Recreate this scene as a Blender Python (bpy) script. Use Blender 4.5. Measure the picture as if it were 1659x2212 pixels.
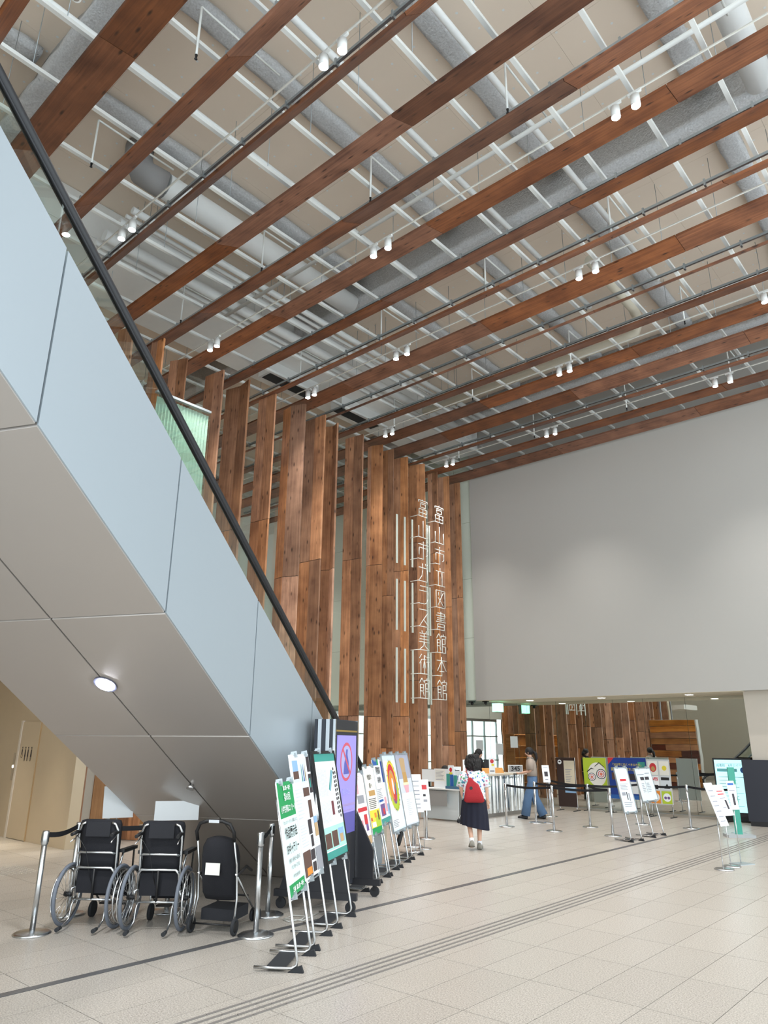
import bpy, bmesh, math, random
from mathutils import Vector, Matrix
for o in list(bpy.data.objects): bpy.data.objects.remove(o)
SC = bpy.context.scene
COL = SC.collection
RND = random.Random(7)
R = math.radians

# ------------------------------------------------------------------ camera
FPX = 1533.02
PIT, ROL, YAW = R(18.006), R(0.434), R(41.445)
fw = Vector((-math.sin(YAW)*math.cos(PIT), math.cos(YAW)*math.cos(PIT), math.sin(PIT)))
r0 = Vector((math.cos(YAW), math.sin(YAW), 0)); u0 = r0.cross(fw)
rv = r0*math.cos(ROL) + u0*math.sin(ROL); uv = u0*math.cos(ROL) - r0*math.sin(ROL)
cam = bpy.data.cameras.new('camera'); camo = bpy.data.objects.new('camera', cam); COL.objects.link(camo)
camo.matrix_world = Matrix(((rv.x, uv.x, -fw.x, 0), (rv.y, uv.y, -fw.y, 0), (rv.z, uv.z, -fw.z, 1.74), (0, 0, 0, 1)))
cam.sensor_width = 36.0; cam.lens = FPX*36.0/2212.0; cam.clip_start = 0.05; cam.clip_end = 300
SC.camera = camo

# ------------------------------------------------------------------ world, exposure
w = bpy.data.worlds.new('daylight'); SC.world = w; w.use_nodes = True
bg = w.node_tree.nodes['Background']; bg.inputs[0].default_value = (0.86, 0.95, 1.0, 1); bg.inputs[1].default_value = 1.95
SC.view_settings.view_transform = 'Standard'; SC.view_settings.look = 'None'
SC.view_settings.gamma = 1.0; SC.view_settings.use_curve_mapping = False
SC.view_settings.exposure = 0.6
SPOT_W = 280.0

# ------------------------------------------------------------------ materials
def lin(c):
    c = c/255.0
    return c/12.92 if c <= 0.04045 else ((c+0.055)/1.055)**2.4
def rgb(r, g, b): return (lin(r), lin(g), lin(b), 1.0)
MATS = {}
def nt(name):
    m = bpy.data.materials.new(name); m.use_nodes = True
    n = m.node_tree; b = n.nodes['Principled BSDF']
    return m, n, b
def L(n, a, b): n.links.new(a, b)
def mat(name, col=(200, 200, 200), rough=0.5, metal=0.0, emit=0.0, bump=0.0, bscale=40.0, var=0.0, vscale=6.0, ecol=None, alpha=None, spec=None):
    if name in MATS: return MATS[name]
    m, n, b = nt(name)
    c = rgb(*col)
    b.inputs['Base Color'].default_value = c
    b.inputs['Roughness'].default_value = rough; b.inputs['Metallic'].default_value = metal
    if spec is not None: b.inputs['Specular IOR Level'].default_value = spec
    if emit:
        b.inputs['Emission Color'].default_value = rgb(*ecol) if ecol else c
        b.inputs['Emission Strength'].default_value = emit
    tc = n.nodes.new('ShaderNodeTexCoord')
    if var or True:
        no = n.nodes.new('ShaderNodeTexNoise'); no.inputs['Scale'].default_value = vscale; no.inputs['Detail'].default_value = 5
        L(n, tc.outputs['Object'], no.inputs['Vector'])
        mx = n.nodes.new('ShaderNodeMix'); mx.data_type = 'RGBA'; v = max(var, 0.03)
        mx.inputs[6].default_value = tuple(x*(1-v) for x in c[:3])+(1,); mx.inputs[7].default_value = tuple(min(1, x*(1+v)) for x in c[:3])+(1,)
        L(n, no.outputs['Fac'], mx.inputs[0]); L(n, mx.outputs[2], b.inputs['Base Color'])
    if bump:
        n2 = n.nodes.new('ShaderNodeTexNoise'); n2.inputs['Scale'].default_value = bscale; n2.inputs['Detail'].default_value = 6
        L(n, tc.outputs['Object'], n2.inputs['Vector'])
        bp = n.nodes.new('ShaderNodeBump'); bp.inputs['Strength'].default_value = bump; bp.inputs['Distance'].default_value = 0.02
        L(n, n2.outputs['Fac'], bp.inputs['Height']); L(n, bp.outputs['Normal'], b.inputs['Normal'])
    MATS[name] = m
    return m

def wood(name, dark, light, axis, knots=True, rough=0.55):
    """streaks run along the axis 0/1/2 of the object; each object is offset and tinted at random"""
    m, n, b = nt(name)
    tc = n.nodes.new('ShaderNodeTexCoord'); oi = n.nodes.new('ShaderNodeObjectInfo')
    ad = n.nodes.new('ShaderNodeVectorMath'); ad.operation = 'ADD'
    mu = n.nodes.new('ShaderNodeMath'); mu.operation = 'MULTIPLY'; mu.inputs[1].default_value = 37.0
    L(n, oi.outputs['Random'], mu.inputs[0]); L(n, tc.outputs['Object'], ad.inputs[0]); L(n, mu.outputs[0], ad.inputs[1])
    def mp(s):
        q = n.nodes.new('ShaderNodeMapping'); q.inputs['Scale'].default_value = s; L(n, ad.outputs[0], q.inputs['Vector']); return q
    s1 = [26, 26, 26]; s1[axis] = 0.9
    no = n.nodes.new('ShaderNodeTexNoise'); no.inputs['Scale'].default_value = 1; no.inputs['Detail'].default_value = 6; no.inputs['Distortion'].default_value = 0.6
    L(n, mp(s1).outputs[0], no.inputs['Vector'])
    n3 = n.nodes.new('ShaderNodeTexNoise'); n3.inputs['Scale'].default_value = 2.2; n3.inputs['Detail'].default_value = 4
    L(n, ad.outputs[0], n3.inputs['Vector'])
    cr = n.nodes.new('ShaderNodeValToRGB'); cr.color_ramp.elements[0].position = 0.3; cr.color_ramp.elements[1].position = 0.72
    cr.color_ramp.elements[0].color = rgb(*dark); cr.color_ramp.elements[1].color = rgb(*light)
    a2 = n.nodes.new('ShaderNodeMath'); a2.operation = 'MULTIPLY_ADD'; a2.inputs[1].default_value = 0.5; 
    h2 = n.nodes.new('ShaderNodeMath'); h2.operation = 'MULTIPLY'; h2.inputs[1].default_value = 0.5
    L(n, n3.outputs['Fac'], h2.inputs[0]); L(n, no.outputs['Fac'], a2.inputs[0]); L(n, h2.outputs[0], a2.inputs[2]); L(n, a2.outputs[0], cr.inputs[0])
    hs = n.nodes.new('ShaderNodeHueSaturation')
    mr = n.nodes.new('ShaderNodeMapRange'); mr.inputs['To Min'].default_value = 0.58; mr.inputs['To Max'].default_value = 1.22
    L(n, oi.outputs['Random'], mr.inputs['Value']); L(n, mr.outputs[0], hs.inputs['Value']); L(n, cr.outputs[0], hs.inputs['Color'])
    fr = n.nodes.new('ShaderNodeMath'); fr.operation = 'FRACT'; L(n, mu.outputs[0], fr.inputs[0])
    ms = n.nodes.new('ShaderNodeMapRange'); ms.inputs['To Min'].default_value = 0.82; ms.inputs['To Max'].default_value = 1.08; L(n, fr.outputs[0], ms.inputs['Value']); L(n, ms.outputs[0], hs.inputs['Saturation'])
    out = hs.outputs[0]
    if knots:
        s2 = [7.5, 7.5, 7.5]; s2[axis] = 2.6
        vo = n.nodes.new('ShaderNodeTexVoronoi'); vo.inputs['Scale'].default_value = 1; L(n, mp(s2).outputs[0], vo.inputs['Vector'])
        kr = n.nodes.new('ShaderNodeValToRGB'); kr.color_ramp.elements[0].position = 0.07; kr.color_ramp.elements[1].position = 0.2
        kr.color_ramp.elements[0].color = (0.07, 0.045, 0.03, 1); kr.color_ramp.elements[1].color = (1, 1, 1, 1)
        L(n, vo.outputs['Distance'], kr.inputs[0])
        mk = n.nodes.new('ShaderNodeMix'); mk.data_type = 'RGBA'; mk.blend_type = 'MULTIPLY'; mk.inputs[0].default_value = 0.85
        L(n, out, mk.inputs[6]); L(n, kr.outputs[0], mk.inputs[7]); out = mk.outputs[2]
    L(n, out, b.inputs['Base Color']); b.inputs['Roughness'].default_value = rough
    bp = n.nodes.new('ShaderNodeBump'); bp.inputs['Strength'].default_value = 0.15; bp.inputs['Distance'].default_value = 0.01
    L(n, no.outputs['Fac'], bp.inputs['Height']); L(n, bp.outputs[0], b.inputs['Normal'])
    MATS[name] = m
    return m

def granite(name, base, spec_d, spec_l):
    m, n, b = nt(name)
    tc = n.nodes.new('ShaderNodeTexCoord'); geo = n.nodes.new('ShaderNodeNewGeometry'); oi = n.nodes.new('ShaderNodeObjectInfo')
    no = n.nodes.new('ShaderNodeTexNoise'); no.inputs['Scale'].default_value = 85; no.inputs['Detail'].default_value = 5; no.inputs['Roughness'].default_value = 0.75
    L(n, geo.outputs['Position'], no.inputs['Vector'])
    cr = n.nodes.new('ShaderNodeValToRGB'); e = cr.color_ramp.elements
    e[0].position = 0.34; e[0].color = rgb(*spec_d); e[1].position = 0.68; e[1].color = rgb(*spec_l)
    x = e.new(0.5); x.color = rgb(*base)
    L(n, no.outputs['Fac'], cr.inputs[0])
    n2 = n.nodes.new('ShaderNodeTexNoise'); n2.inputs['Scale'].default_value = 0.7; n2.inputs['Detail'].default_value = 4
    L(n, geo.outputs['Position'], n2.inputs['Vector'])
    hs = n.nodes.new('ShaderNodeHueSaturation'); mr = n.nodes.new('ShaderNodeMapRange'); mr.inputs['To Min'].default_value = 0.93; mr.inputs['To Max'].default_value = 1.06
    ad = n.nodes.new('ShaderNodeMath'); ad.operation = 'ADD'; hf = n.nodes.new('ShaderNodeMath'); hf.operation = 'MULTIPLY'; hf.inputs[1].default_value = 0.5
    L(n, oi.outputs['Random'], ad.inputs[0]); L(n, n2.outputs['Fac'], ad.inputs[1]); L(n, ad.outputs[0], hf.inputs[0])
    L(n, hf.outputs[0], mr.inputs['Value']); L(n, mr.outputs[0], hs.inputs['Value']); L(n, cr.outputs[0], hs.inputs['Color'])
    L(n, hs.outputs[0], b.inputs['Base Color']); b.inputs['Roughness'].default_value = 0.32; b.inputs['Specular IOR Level'].default_value = 0.5
    MATS[name] = m; return m

def glass(name, tint=(235, 248, 243), refl=0.12, rough=0.0, gtint=(255, 255, 255), wav=0.0):
    m = bpy.data.materials.new(name); m.use_nodes = True; n = m.node_tree; n.nodes.clear()
    out = n.nodes.new('ShaderNodeOutputMaterial'); mx = n.nodes.new('ShaderNodeMixShader')
    tr = n.nodes.new('ShaderNodeBsdfTransparent'); gl = n.nodes.new('ShaderNodeBsdfGlossy')
    tr.inputs[0].default_value = rgb(*tint); gl.inputs['Color'].default_value = rgb(*gtint); gl.inputs['Roughness'].default_value = rough
    if wav:
        tc = n.nodes.new('ShaderNodeTexCoord'); no = n.nodes.new('ShaderNodeTexNoise'); no.inputs['Scale'].default_value = 0.8
        L(n, tc.outputs['Object'], no.inputs['Vector'])
        bp = n.nodes.new('ShaderNodeBump'); bp.inputs['Strength'].default_value = 1.0; bp.inputs['Distance'].default_value = wav
        L(n, no.outputs['Fac'], bp.inputs['Height']); L(n, bp.outputs[0], gl.inputs['Normal'])
    mx.inputs[0].default_value = refl
    L(n, tr.outputs[0], mx.inputs[1]); L(n, gl.outputs[0], mx.inputs[2]); L(n, mx.outputs[0], out.inputs[0])
    MATS[name] = m; return m

def brushed(name, col, rough, axis):
    m, n, b = nt(name); b.inputs['Base Color'].default_value = rgb(*col); b.inputs['Metallic'].default_value = 1.0
    tc = n.nodes.new('ShaderNodeTexCoord'); mp = n.nodes.new('ShaderNodeMapping'); s = [90, 90, 90]; s[axis] = 1.5; mp.inputs['Scale'].default_value = s
    no = n.nodes.new('ShaderNodeTexNoise'); no.inputs['Scale'].default_value = 1; L(n, tc.outputs['Object'], mp.inputs[0]); L(n, mp.outputs[0], no.inputs['Vector'])
    mr = n.nodes.new('ShaderNodeMapRange'); mr.inputs['To Min'].default_value = rough*0.8; mr.inputs['To Max'].default_value = rough*1.25
    L(n, no.outputs['Fac'], mr.inputs['Value']); L(n, mr.outputs[0], b.inputs['Roughness'])
    MATS[name] = m; return m

BEAMW = wood('beam_wood', (78, 40, 22), (152, 96, 62), 0)
LOUVW = wood('louvre_wood', (126, 80, 52), (222, 162, 116), 2)
PALEW = wood('pale_wood', (150, 108, 66), (190, 146, 100), 2, knots=False)
SLATW = wood('slat_wood', (140, 78, 30), (214, 150, 82), 0, knots=False)
GRAN = granite('granite', (172, 165, 156), (112, 106, 98), (208, 202, 194))
GROUT = mat('grout', (96, 90, 84), 0.9)
CPANEL = mat('ceiling_board', (232, 217, 200), 0.9, var=0.05, vscale=0.8)
WHITEP = mat('white_paint', (226, 228, 226), 0.5)
RUNW = mat('runner_white', (236, 240, 238), 0.4)
WALLW = mat('wall_plaster', (180, 178, 173), 0.85, var=0.02, vscale=0.5)
PANELG = mat('pale_green_panel', (206, 214, 202), 0.35, var=0.02)
FLUFF = mat('fireproofing', (196, 198, 200), 1.0, bump=1.0, bscale=26, var=0.35, vscale=34)
GALV = mat('galvanised_steel', (176, 184, 188), 0.4, metal=0.7)
DARKM = mat('dark_metal', (40, 41, 44), 0.45, metal=0.4)
BLACK = mat('black_plastic', (20, 20, 22), 0.5)
RUBBER = mat('rubber', (38, 40, 44), 0.8)
TIRE = mat('grey_tyre', (104, 110, 120), 0.75)
CHROME = mat('chrome', (226, 228, 230), 0.16, metal=1.0)
STEEL = mat('steel_tube', (205, 208, 210), 0.27, metal=1.0)
ALU = mat('side_aluminium', (160, 170, 177), 0.36, metal=0.25, var=0.015, vscale=0.4)
SOFF = mat('soffit_aluminium', (184, 177, 171), 0.34, metal=0.45, var=0.03, vscale=0.7)
BEIGE = mat('beige_panel', (206, 180, 140), 0.45, var=0.02)
NAVYF = mat('black_fabric', (19, 20, 27), 0.85, bump=0.3, bscale=300)
PAPER = mat('paper_white', (236, 240, 242), 0.6)
LAMP = mat('lamp_lens', (255, 255, 255), 0.4, emit=60.0, ecol=(240, 244, 255))
DOWNL = mat('downlight_lens', (255, 255, 255), 0.4, emit=9.0, ecol=(255, 250, 240))
CLEARG = glass('clear_glass', (242, 248, 245), 0.07)
LOUVG = glass('curtain_glass', (250, 252, 250), 0.08)
MIRG = glass('reflective_glass', (200, 216, 206), 0.78, gtint=(240, 244, 240), wav=0.0012)
ACRYL = glass('acrylic', (240, 246, 246), 0.08)

# ------------------------------------------------------------------ mesh builder
class MB:
    def __init__(s, M=None): s.v = []; s.f = []; s.sm = []; s.mi = []; s.M = M; s.cur = 0
    def _add(s, vs, fs, smooth=False):
        b = len(s.v)
        for p in vs:
            p = Vector(p); s.v.append(tuple(s.M @ p) if s.M else tuple(p))
        for f in fs: s.f.append([b+i for i in f]); s.sm.append(smooth); s.mi.append(s.cur)
        return s
    def box(s, x0, x1, y0, y1, z0, z1, T=None):
        vs = [Vector((x, y, z)) for z in (z0, z1) for y in (y0, y1) for x in (x0, x1)]
        if T: vs = [T @ p for p in vs]
        return s._add(vs, [(0, 2, 3, 1), (4, 5, 7, 6), (0, 1, 5, 4), (2, 6, 7, 3), (0, 4, 6, 2), (1, 3, 7, 5)])
    def cbox(s, c, d, T=None):
        return s.box(c[0]-d[0]/2, c[0]+d[0]/2, c[1]-d[1]/2, c[1]+d[1]/2, c[2]-d[2]/2, c[2]+d[2]/2, T)
    def quad(s, *p): return s._add(p, [tuple(range(len(p)))])
    def prism(s, pts, ext):
        n = len(pts); e = Vector(ext)
        vs = [Vector(p) for p in pts]+[Vector(p)+e for p in pts]
        return s._add(vs, [tuple(range(n)), tuple(range(2*n-1, n-1, -1))]+[(i, (i+1) % n, n+(i+1) % n, n+i) for i in range(n)])
    def tube(s, pts, r, n=8, closed=False, cap=True, sq=None):
        P = [Vector(p) for p in pts]; m = len(P)
        rs = r if isinstance(r, (list, tuple)) else [r]*m
        def tang(i):
            if closed: return (P[(i+1) % m]-P[i-1]).normalized()
            if i == 0: return (P[1]-P[0]).normalized()
            if i == m-1: return (P[-1]-P[-2]).normalized()
            return ((P[i+1]-P[i]).normalized()+(P[i]-P[i-1]).normalized()).normalized()
        t = tang(0); a = Vector((0, 0, 1)) if abs(t.z) < 0.9 else Vector((1, 0, 0))
        x = t.cross(a).normalized(); vs = []; fs = []
        for i in range(m):
            t = tang(i); x = (x-t*x.dot(t)).normalized(); y = t.cross(x)
            for k in range(n):
                an = 2*math.pi*k/n
                kx, ky = (1, 1) if not sq else sq
                vs.append(P[i]+x*math.cos(an)*rs[i]*kx+y*math.sin(an)*rs[i]*ky)
        for i in range(m if closed else m-1):
            j = (i+1) % m
            for k in range(n): fs.append((i*n+k, i*n+(k+1) % n, j*n+(k+1) % n, j*n+k))
        s._add(vs, fs, True)
        if cap and not closed:
            s._add(vs[:n], [tuple(range(n))]); s._add(vs[-n:], [tuple(range(n))])
        return s
    def lathe(s, prof, n=24, c=(0, 0, 0), smooth=True):
        vs = []; fs = []; m = len(prof)
        for r_, z in prof:
            for k in range(n):
                a = 2*math.pi*k/n; vs.append((c[0]+r_*math.cos(a), c[1]+r_*math.sin(a), c[2]+z))
        for i in range(m-1):
            for k in range(n): fs.append((i*n+k, i*n+(k+1) % n, (i+1)*n+(k+1) % n, (i+1)*n+k))
        s._add(vs, fs, smooth)
        s._add(vs[:n], [tuple(range(n))]); s._add(vs[-n:], [tuple(range(n))]); return s
    def loft(s, rings, cap=True, smooth=True):
        n = len(rings[0]); vs = [p for r_ in rings for p in r_]; fs = []
        for i in range(len(rings)-1):
            for k in range(n): fs.append((i*n+k, i*n+(k+1) % n, (i+1)*n+(k+1) % n, (i+1)*n+k))
        s._add(vs, fs, smooth)
        if cap: s._add(rings[0], [tuple(range(n))], smooth); s._add(rings[-1], [tuple(range(n))], smooth)
        return s
    def ball(s, c, r, n=14, m=9, T=None):
        rx, ry, rz = r if isinstance(r, (list, tuple)) else (r, r, r)
        rings = []
        for i in range(m+1):
            a = math.pi*(i+0.02)/(m+0.04)-math.pi/2
            rg = [Vector((rx*math.cos(a)*math.cos(2*math.pi*k/n), ry*math.cos(a)*math.sin(2*math.pi*k/n), rz*math.sin(a))) for k in range(n)]
            rings.append([(T @ p if T else p)+Vector(c) for p in rg])
        return s.loft(rings)
    def disc(s, c, nrm, r, n=20, th=0.002):
        nv = Vector(nrm).normalized(); return s.tube([Vector(c)-nv*th/2, Vector(c)+nv*th/2], r, n)
    def mesh(s, name, mats):
        me = bpy.data.meshes.new(name); me.from_pydata(s.v, [], s.f)
        for m_ in (mats if isinstance(mats, (list, tuple)) else [mats]): me.materials.append(m_)
        for p, q, k in zip(me.polygons, s.sm, s.mi): p.use_smooth = q; p.material_index = k
        bm = bmesh.new(); bm.from_mesh(me); bmesh.ops.remove_doubles(bm, verts=bm.verts, dist=1e-5); bmesh.ops.recalc_face_normals(bm, faces=bm.faces)
        bm.to_mesh(me); bm.free(); me.update()
        return me
    def build(s, name, mats, parent=None, loc=None, rz=0.0, **kw):
        o = bpy.data.objects.new(name, s.mesh(name, mats)); COL.objects.link(o)
        if parent: o.parent = parent
        if loc: o.location = loc
        if rz: o.rotation_euler = (0, 0, rz)
        for k, v_ in kw.items(): o[k] = v_
        return o
def inst(name, me, parent=None, loc=(0, 0, 0), rot=(0, 0, 0), **kw):
    o = bpy.data.objects.new(name, me); COL.objects.link(o)
    if parent: o.parent = parent
    o.location = loc; o.rotation_euler = rot
    for k, v_ in kw.items(): o[k] = v_
    return o
def thing(name, label, cat, loc=(0, 0, 0), rz=0.0, group=None):
    o = bpy.data.objects.new(name, None); COL.objects.link(o); o.empty_display_size = 0.1
    o.location = loc; o.rotation_euler = (0, 0, rz); o['label'] = label; o['category'] = cat
    if group: o['group'] = group
    return o
def tag(o, label, cat, group=None):
    o['label'] = label; o['category'] = cat
    if group: o['group'] = group
    return o
def struct(o): o['kind'] = 'structure'; return o
def copy_tree(o, loc=None, rz=None, label=None, parent=None):
    c = o.copy(); COL.objects.link(c)
    if parent: c.parent = parent; c.matrix_parent_inverse = o.matrix_parent_inverse.copy()
    if loc is not None: c.location = loc
    if rz is not None: c.rotation_euler = (0, 0, rz)
    if label: c['label'] = label
    for ch in list(o.children): copy_tree(ch, parent=c)
    return c
def text(name, body, size, M, m, parent, align='CENTER', vert=False, sx=1.0, ext=0.0, bold=0.0):
    """flat lettering: text plane mapped by M (x right, y up, z out of the face)"""
    cu = bpy.data.curves.new(name, 'FONT'); cu.body = '\n'.join(body) if vert else body
    cu.size = size; cu.align_x = align; cu.align_y = 'CENTER'; cu.extrude = ext; cu.offset = bold; cu.resolution_u = 2
    if vert: cu.space_line = 0.9
    t = bpy.data.objects.new(name, cu); COL.objects.link(t)
    bpy.context.view_layer.update()
    me = bpy.data.meshes.new_from_object(t.evaluated_get(bpy.context.evaluated_depsgraph_get()))
    bpy.data.objects.remove(t); bpy.data.curves.remove(cu)
    me.transform(M @ Matrix.Diagonal((sx, 1, 1, 1))); me.materials.clear(); me.materials.append(m); me.name = name
    o = bpy.data.objects.new(name, me); COL.objects.link(o)
    if parent: o.parent = parent
    return o
ORD = 'first second third fourth fifth sixth seventh eighth ninth tenth eleventh twelfth thirteenth fourteenth fifteenth sixteenth seventeenth eighteenth nineteenth twentieth twenty-first twenty-second twenty-third twenty-fourth twenty-fifth'.split()
# ================================================================== FLOOR
floor = struct(MB().box(-30, 2, -2.5, 27, -0.3, -0.004).build('floor', GROUT))  # unseen edges cut short so world light from below reaches the ceiling
PX = [-5.90]                                    # column joints, right of the metal strip
cols = [(-5.90, -5.485), (-5.485, -5.04), (-5.04, -4.675), (-4.205, -3.785)]
x = -3.785
while x < 1.4: cols.append((x, x+0.451)); x += 0.451
x = -5.985
while x > -24: cols.append((x-0.451, x)); x -= 0.451
rows = [5.52+0.89*k for k in range(-15, 24)]
near, rest = [], []
for (a, b) in cols:
    for y in rows:
        if y+0.89 > 26.5 or y < -2.5: continue
        cx, cy = (a+b)/2, y+0.445
        d = Vector((cx, cy, -1.74)); c = d.dot(fw)
        sx = FPX*d.dot(rv)/c if c > 0.5 else 1e9; sy = -FPX*d.dot(uv)/c if c > 0.5 else 1e9
        vis = c > 0.5 and abs(sx) < 900 and -1200 < sy < 1180
        (near if vis else rest).append((d.length, a, b, y))
near.sort()
rest += near[300:]; near = near[:300]
tile_cache = {}
for _, a, b, y in near:
    k = round(b-a, 3)
    if k not in tile_cache:
        h = (b-a)/2-0.003
        tile_cache[k] = MB().box(-h, h, -0.442, 0.442, -0.02, 0.0).mesh('tile', GRAN)
    inst('tile', tile_cache[k], floor, ((a+b)/2, y+0.445, 0))
m_ = MB()
for _, a, b, y in rest: m_.quad((a+.003, y+.003, 0), (b-.003, y+.003, 0), (b-.003, y+.887, 0), (a+.003, y+.887, 0))
m_.build('tiles_beyond', GRAN, floor, kind='stuff')
# tactile guide strip: stone band with four rows of raised bars
gm = MB().box(-0.232, 0.232, -0.442, 0.442, -0.02, 0.0).mesh('guide_tile', GRAN)
for y in rows:
    if y < 20: inst('guide_tile', gm, floor, (-4.44, y+0.445, 0))
TACT = mat('tactile_steel', (128, 124, 120), 0.5, metal=0.3)
bar = MB().box(-0.011, 0.011, -0.142, 0.142, 0, 0.005).mesh('tactile_bar', TACT)
y = 1.2
while y < 19.8:
    for k, xx in enumerate((-4.545, -4.470, -4.389, -4.315)):
        inst('tactile_bar', bar, floor, (xx, y+0.07*k, 0))
    y += 0.292
struct(MB().box(-5.975, -5.905, -2.4, 19.7, -0.02, 0.002).build('trim_1', mat('floor_strip_steel', (116, 116, 118), 0.35, metal=0.6)))
# warning dots and bars on the far side of the escalator
dm = MB(); 
for i in range(14):
    for j in range(12): dm.lathe([(0.012, 0), (0.008, 0.005), (0.001, 0.006)], 8, (-11.6+0.06*i, 4.4+0.06*j, 0))
dm.build('tactile_dots', mat('tactile_pale', (205, 198, 185), 0.6), floor, kind='stuff')
dm = MB()
for k in range(4): dm.box(-15.0, -11.7, 4.5+0.075*k, 4.525+0.075*k, 0, 0.005)
for k in range(4): dm.box(-11.5+0.075*k, -11.475+0.075*k, 0.5, 4.3, 0, 0.005)
dm.build('tactile_bars_beyond', TACT, floor, kind='stuff')

# ================================================================== CEILING
ceil = struct(MB().box(-26, 5, -5, 21, 12.25, 12.55).build('ceiling', mat('ceiling_slab', (120, 112, 104), 0.9)))
cp = MB().box(-0.9985, 0.9985, -0.9985, 0.9985, 12.2, 12.26).mesh('ceiling_panel', CPANEL)
for i in range(15):
    for j in range(11): inst('ceiling_panel', cp, ceil, (-24.5+2*i, -1.2+2*j, 0))
dots = MB()
for i in range(70):
    for j in range(50):
        xx = -25+0.42*i+(0.15 if j % 2 else 0)+RND.uniform(-.03, .03); yy = -1+0.42*j
        if xx < 4.5 and yy < 18.3: dots._add([(xx+0.022*math.cos(a), yy+0.022*math.sin(a), 12.192) for a in [k*math.pi/3 for k in range(6)]], [tuple(range(6))])
dots.build('screw_caps', WHITEP, ceil, kind='stuff')

# ================================================================== WALLS
wb = struct(MB().box(-12.66, 5, 18.65, 20.42, 2.98, 12.25).build('wall_back', WALLW))
MB().box(-12.66, -5.1, 18.66, 20.28, 2.972, 2.98).build('soffit', mat('soffit_paint', (226, 214, 190), 0.6), wb)
wl = struct(MB().box(-26, -12.67, 18.72, 20.42, 2.98, 12.25).build('wall_back_glazed', mat('joint_grey', (150, 160, 152), 0.6)))
for i in range(7):
    x0 = -13.34-1.9*(i-0) if i else -13.34
    a, b = (-13.33, -12.68) if i == 0 else (-13.34-1.9*i+0.004, -13.34-1.9*(i-1)-0.004)
    for k in range(5):
        MB().box(a, b, 18.70, 18.73, 3.0+1.9*k+0.004, 3.0+1.9*(k+1)-0.004).build('wall_panel', PANELG, wl)
struct(MB().box(-5.14, 5, 18.95, 20.42, 0, 2.98).build('wall_right', mat('pillar_beige', (196, 188, 176), 0.6)))
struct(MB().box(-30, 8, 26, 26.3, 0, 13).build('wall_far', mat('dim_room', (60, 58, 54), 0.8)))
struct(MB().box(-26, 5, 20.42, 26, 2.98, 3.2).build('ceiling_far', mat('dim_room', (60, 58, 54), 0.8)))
# reflective glass wall under the white wall: frameless panes
gw = struct(MB().box(-22, -5.14, 20.27, 20.33, -0.003, 0.012).build('window_1', GALV))
xs = [-22, -20.2, -18.4, -16.6, -14.9, -13.27, -12.24, -10.88, -9.94, -9.06, -8.17, -7.0, -5.15]
for a, b in zip(xs[:-1], xs[1:]):
    MB().box(a+0.004, b-0.004, 20.30, 20.31, 0.012, 2.972).build('pane', MIRG, gw)
# curtain glass behind the louvres
lg = struct(MB().box(-13.46, -13.40, 7.4, 18.65, -0.003, 0.03).build('window_2', GALV))
for k in range(8):
    for j in range(4):
        MB().box(-13.44, -13.43, 7.4+1.4*k+0.006, 7.4+1.4*(k+1)-0.006, 0.03+2.5*j+0.005, 0.03+2.5*(j+1)-0.005).build('pane', LOUVG, lg)
# bright street window at the end of the passage, with mullions
wf = struct(MB().box(-21.9, -21.8, 6, 26, 2.98, 12.25).build('wall_left_end', mat('end_wall', (228, 232, 226), 0.7)))
w3 = struct(MB().box(-21.9, -21.84, 6.5, 20.3, 2.85, 2.98).build('window_3', GALV))
for yy in [6.6+1.13*k for k in range(13)]: MB().box(-21.9, -21.82, yy-0.035, yy+0.035, 0, 2.85).build('mullion', GALV, w3)
for zz in (0.9, 2.1): MB().box(-21.88, -21.83, 6.5, 20.3, zz-0.025, zz+0.025).build('transom', GALV, w3)
pane = MB().box(-21.87, -21.86, 6.5, 20.3, 0, 2.85).build('pane', CLEARG, w3)
for yy in (19.0, 17.6): MB().tube([(-18.5, yy, 0), (-18.5, yy, 2.98)], .28, 24).build('street_column', mat('column_cream', (226, 220, 190), .4), wf)
# elevator block left of the escalator
we = struct(MB().box(-19, -12.58, 6.25, 6.45, 0, 4.2).build('wall_left', mat('elevator_wall', (206, 188, 160), 0.4, var=0.02)))
struct(MB().box(-19.2, -19.0, -2.5, 6.45, 0, 4.2).build('wall_left_return', mat('elevator_wall', (206, 188, 160), 0.4, var=0.02)))
for k in range(14): MB().box(-.222, .222, 0, .03, -2.09, 2.09).build('board', LOUVW, we, (-18.75+.455*k, 6.452+.012*(k % 2), 2.1))
struct(MB().box(-19, -11.9, 4.6, 6.25, 3.3, 3.5).build('ceiling_left', mat('canopy_white', (220, 214, 204), 0.7)))
wn = struct(MB().box(-15.3, -15.2, 6.45, 9.6, 0, 4.2).build('wall_niche', mat('niche_white', (214, 214, 206), 0.6)))
for k in range(5):
    for z0, z1 in ((0, 1.55), (1.56, 2.6), (2.61, 4.2)):
        MB().box(-15.2, -15.17, 8.0+0.32*k+0.004, 8.0+0.32*(k+1)-0.004, z0+.002, z1).build('wood_panel', PALEW, wn)
wo = struct(MB().box(-21.9, -21.8, -2.5, 6, 0, 12.25).build('wall_wood', mat('wall_backing', (90, 70, 56), 0.8)))
for k in range(17):
    MB().box(-0.02, 0.02, -0.245, 0.245, -6.1, 6.1).build('board', LOUVW, wo, (-21.78+0.03*(k % 2), -2.2+0.5*k, 6.11))
struct(MB().box(-21.9, -7.0, -2.7, -2.5, 0, 12.25).build('wall_front', mat('tile_pale', (222, 216, 200), 0.5)))

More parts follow.
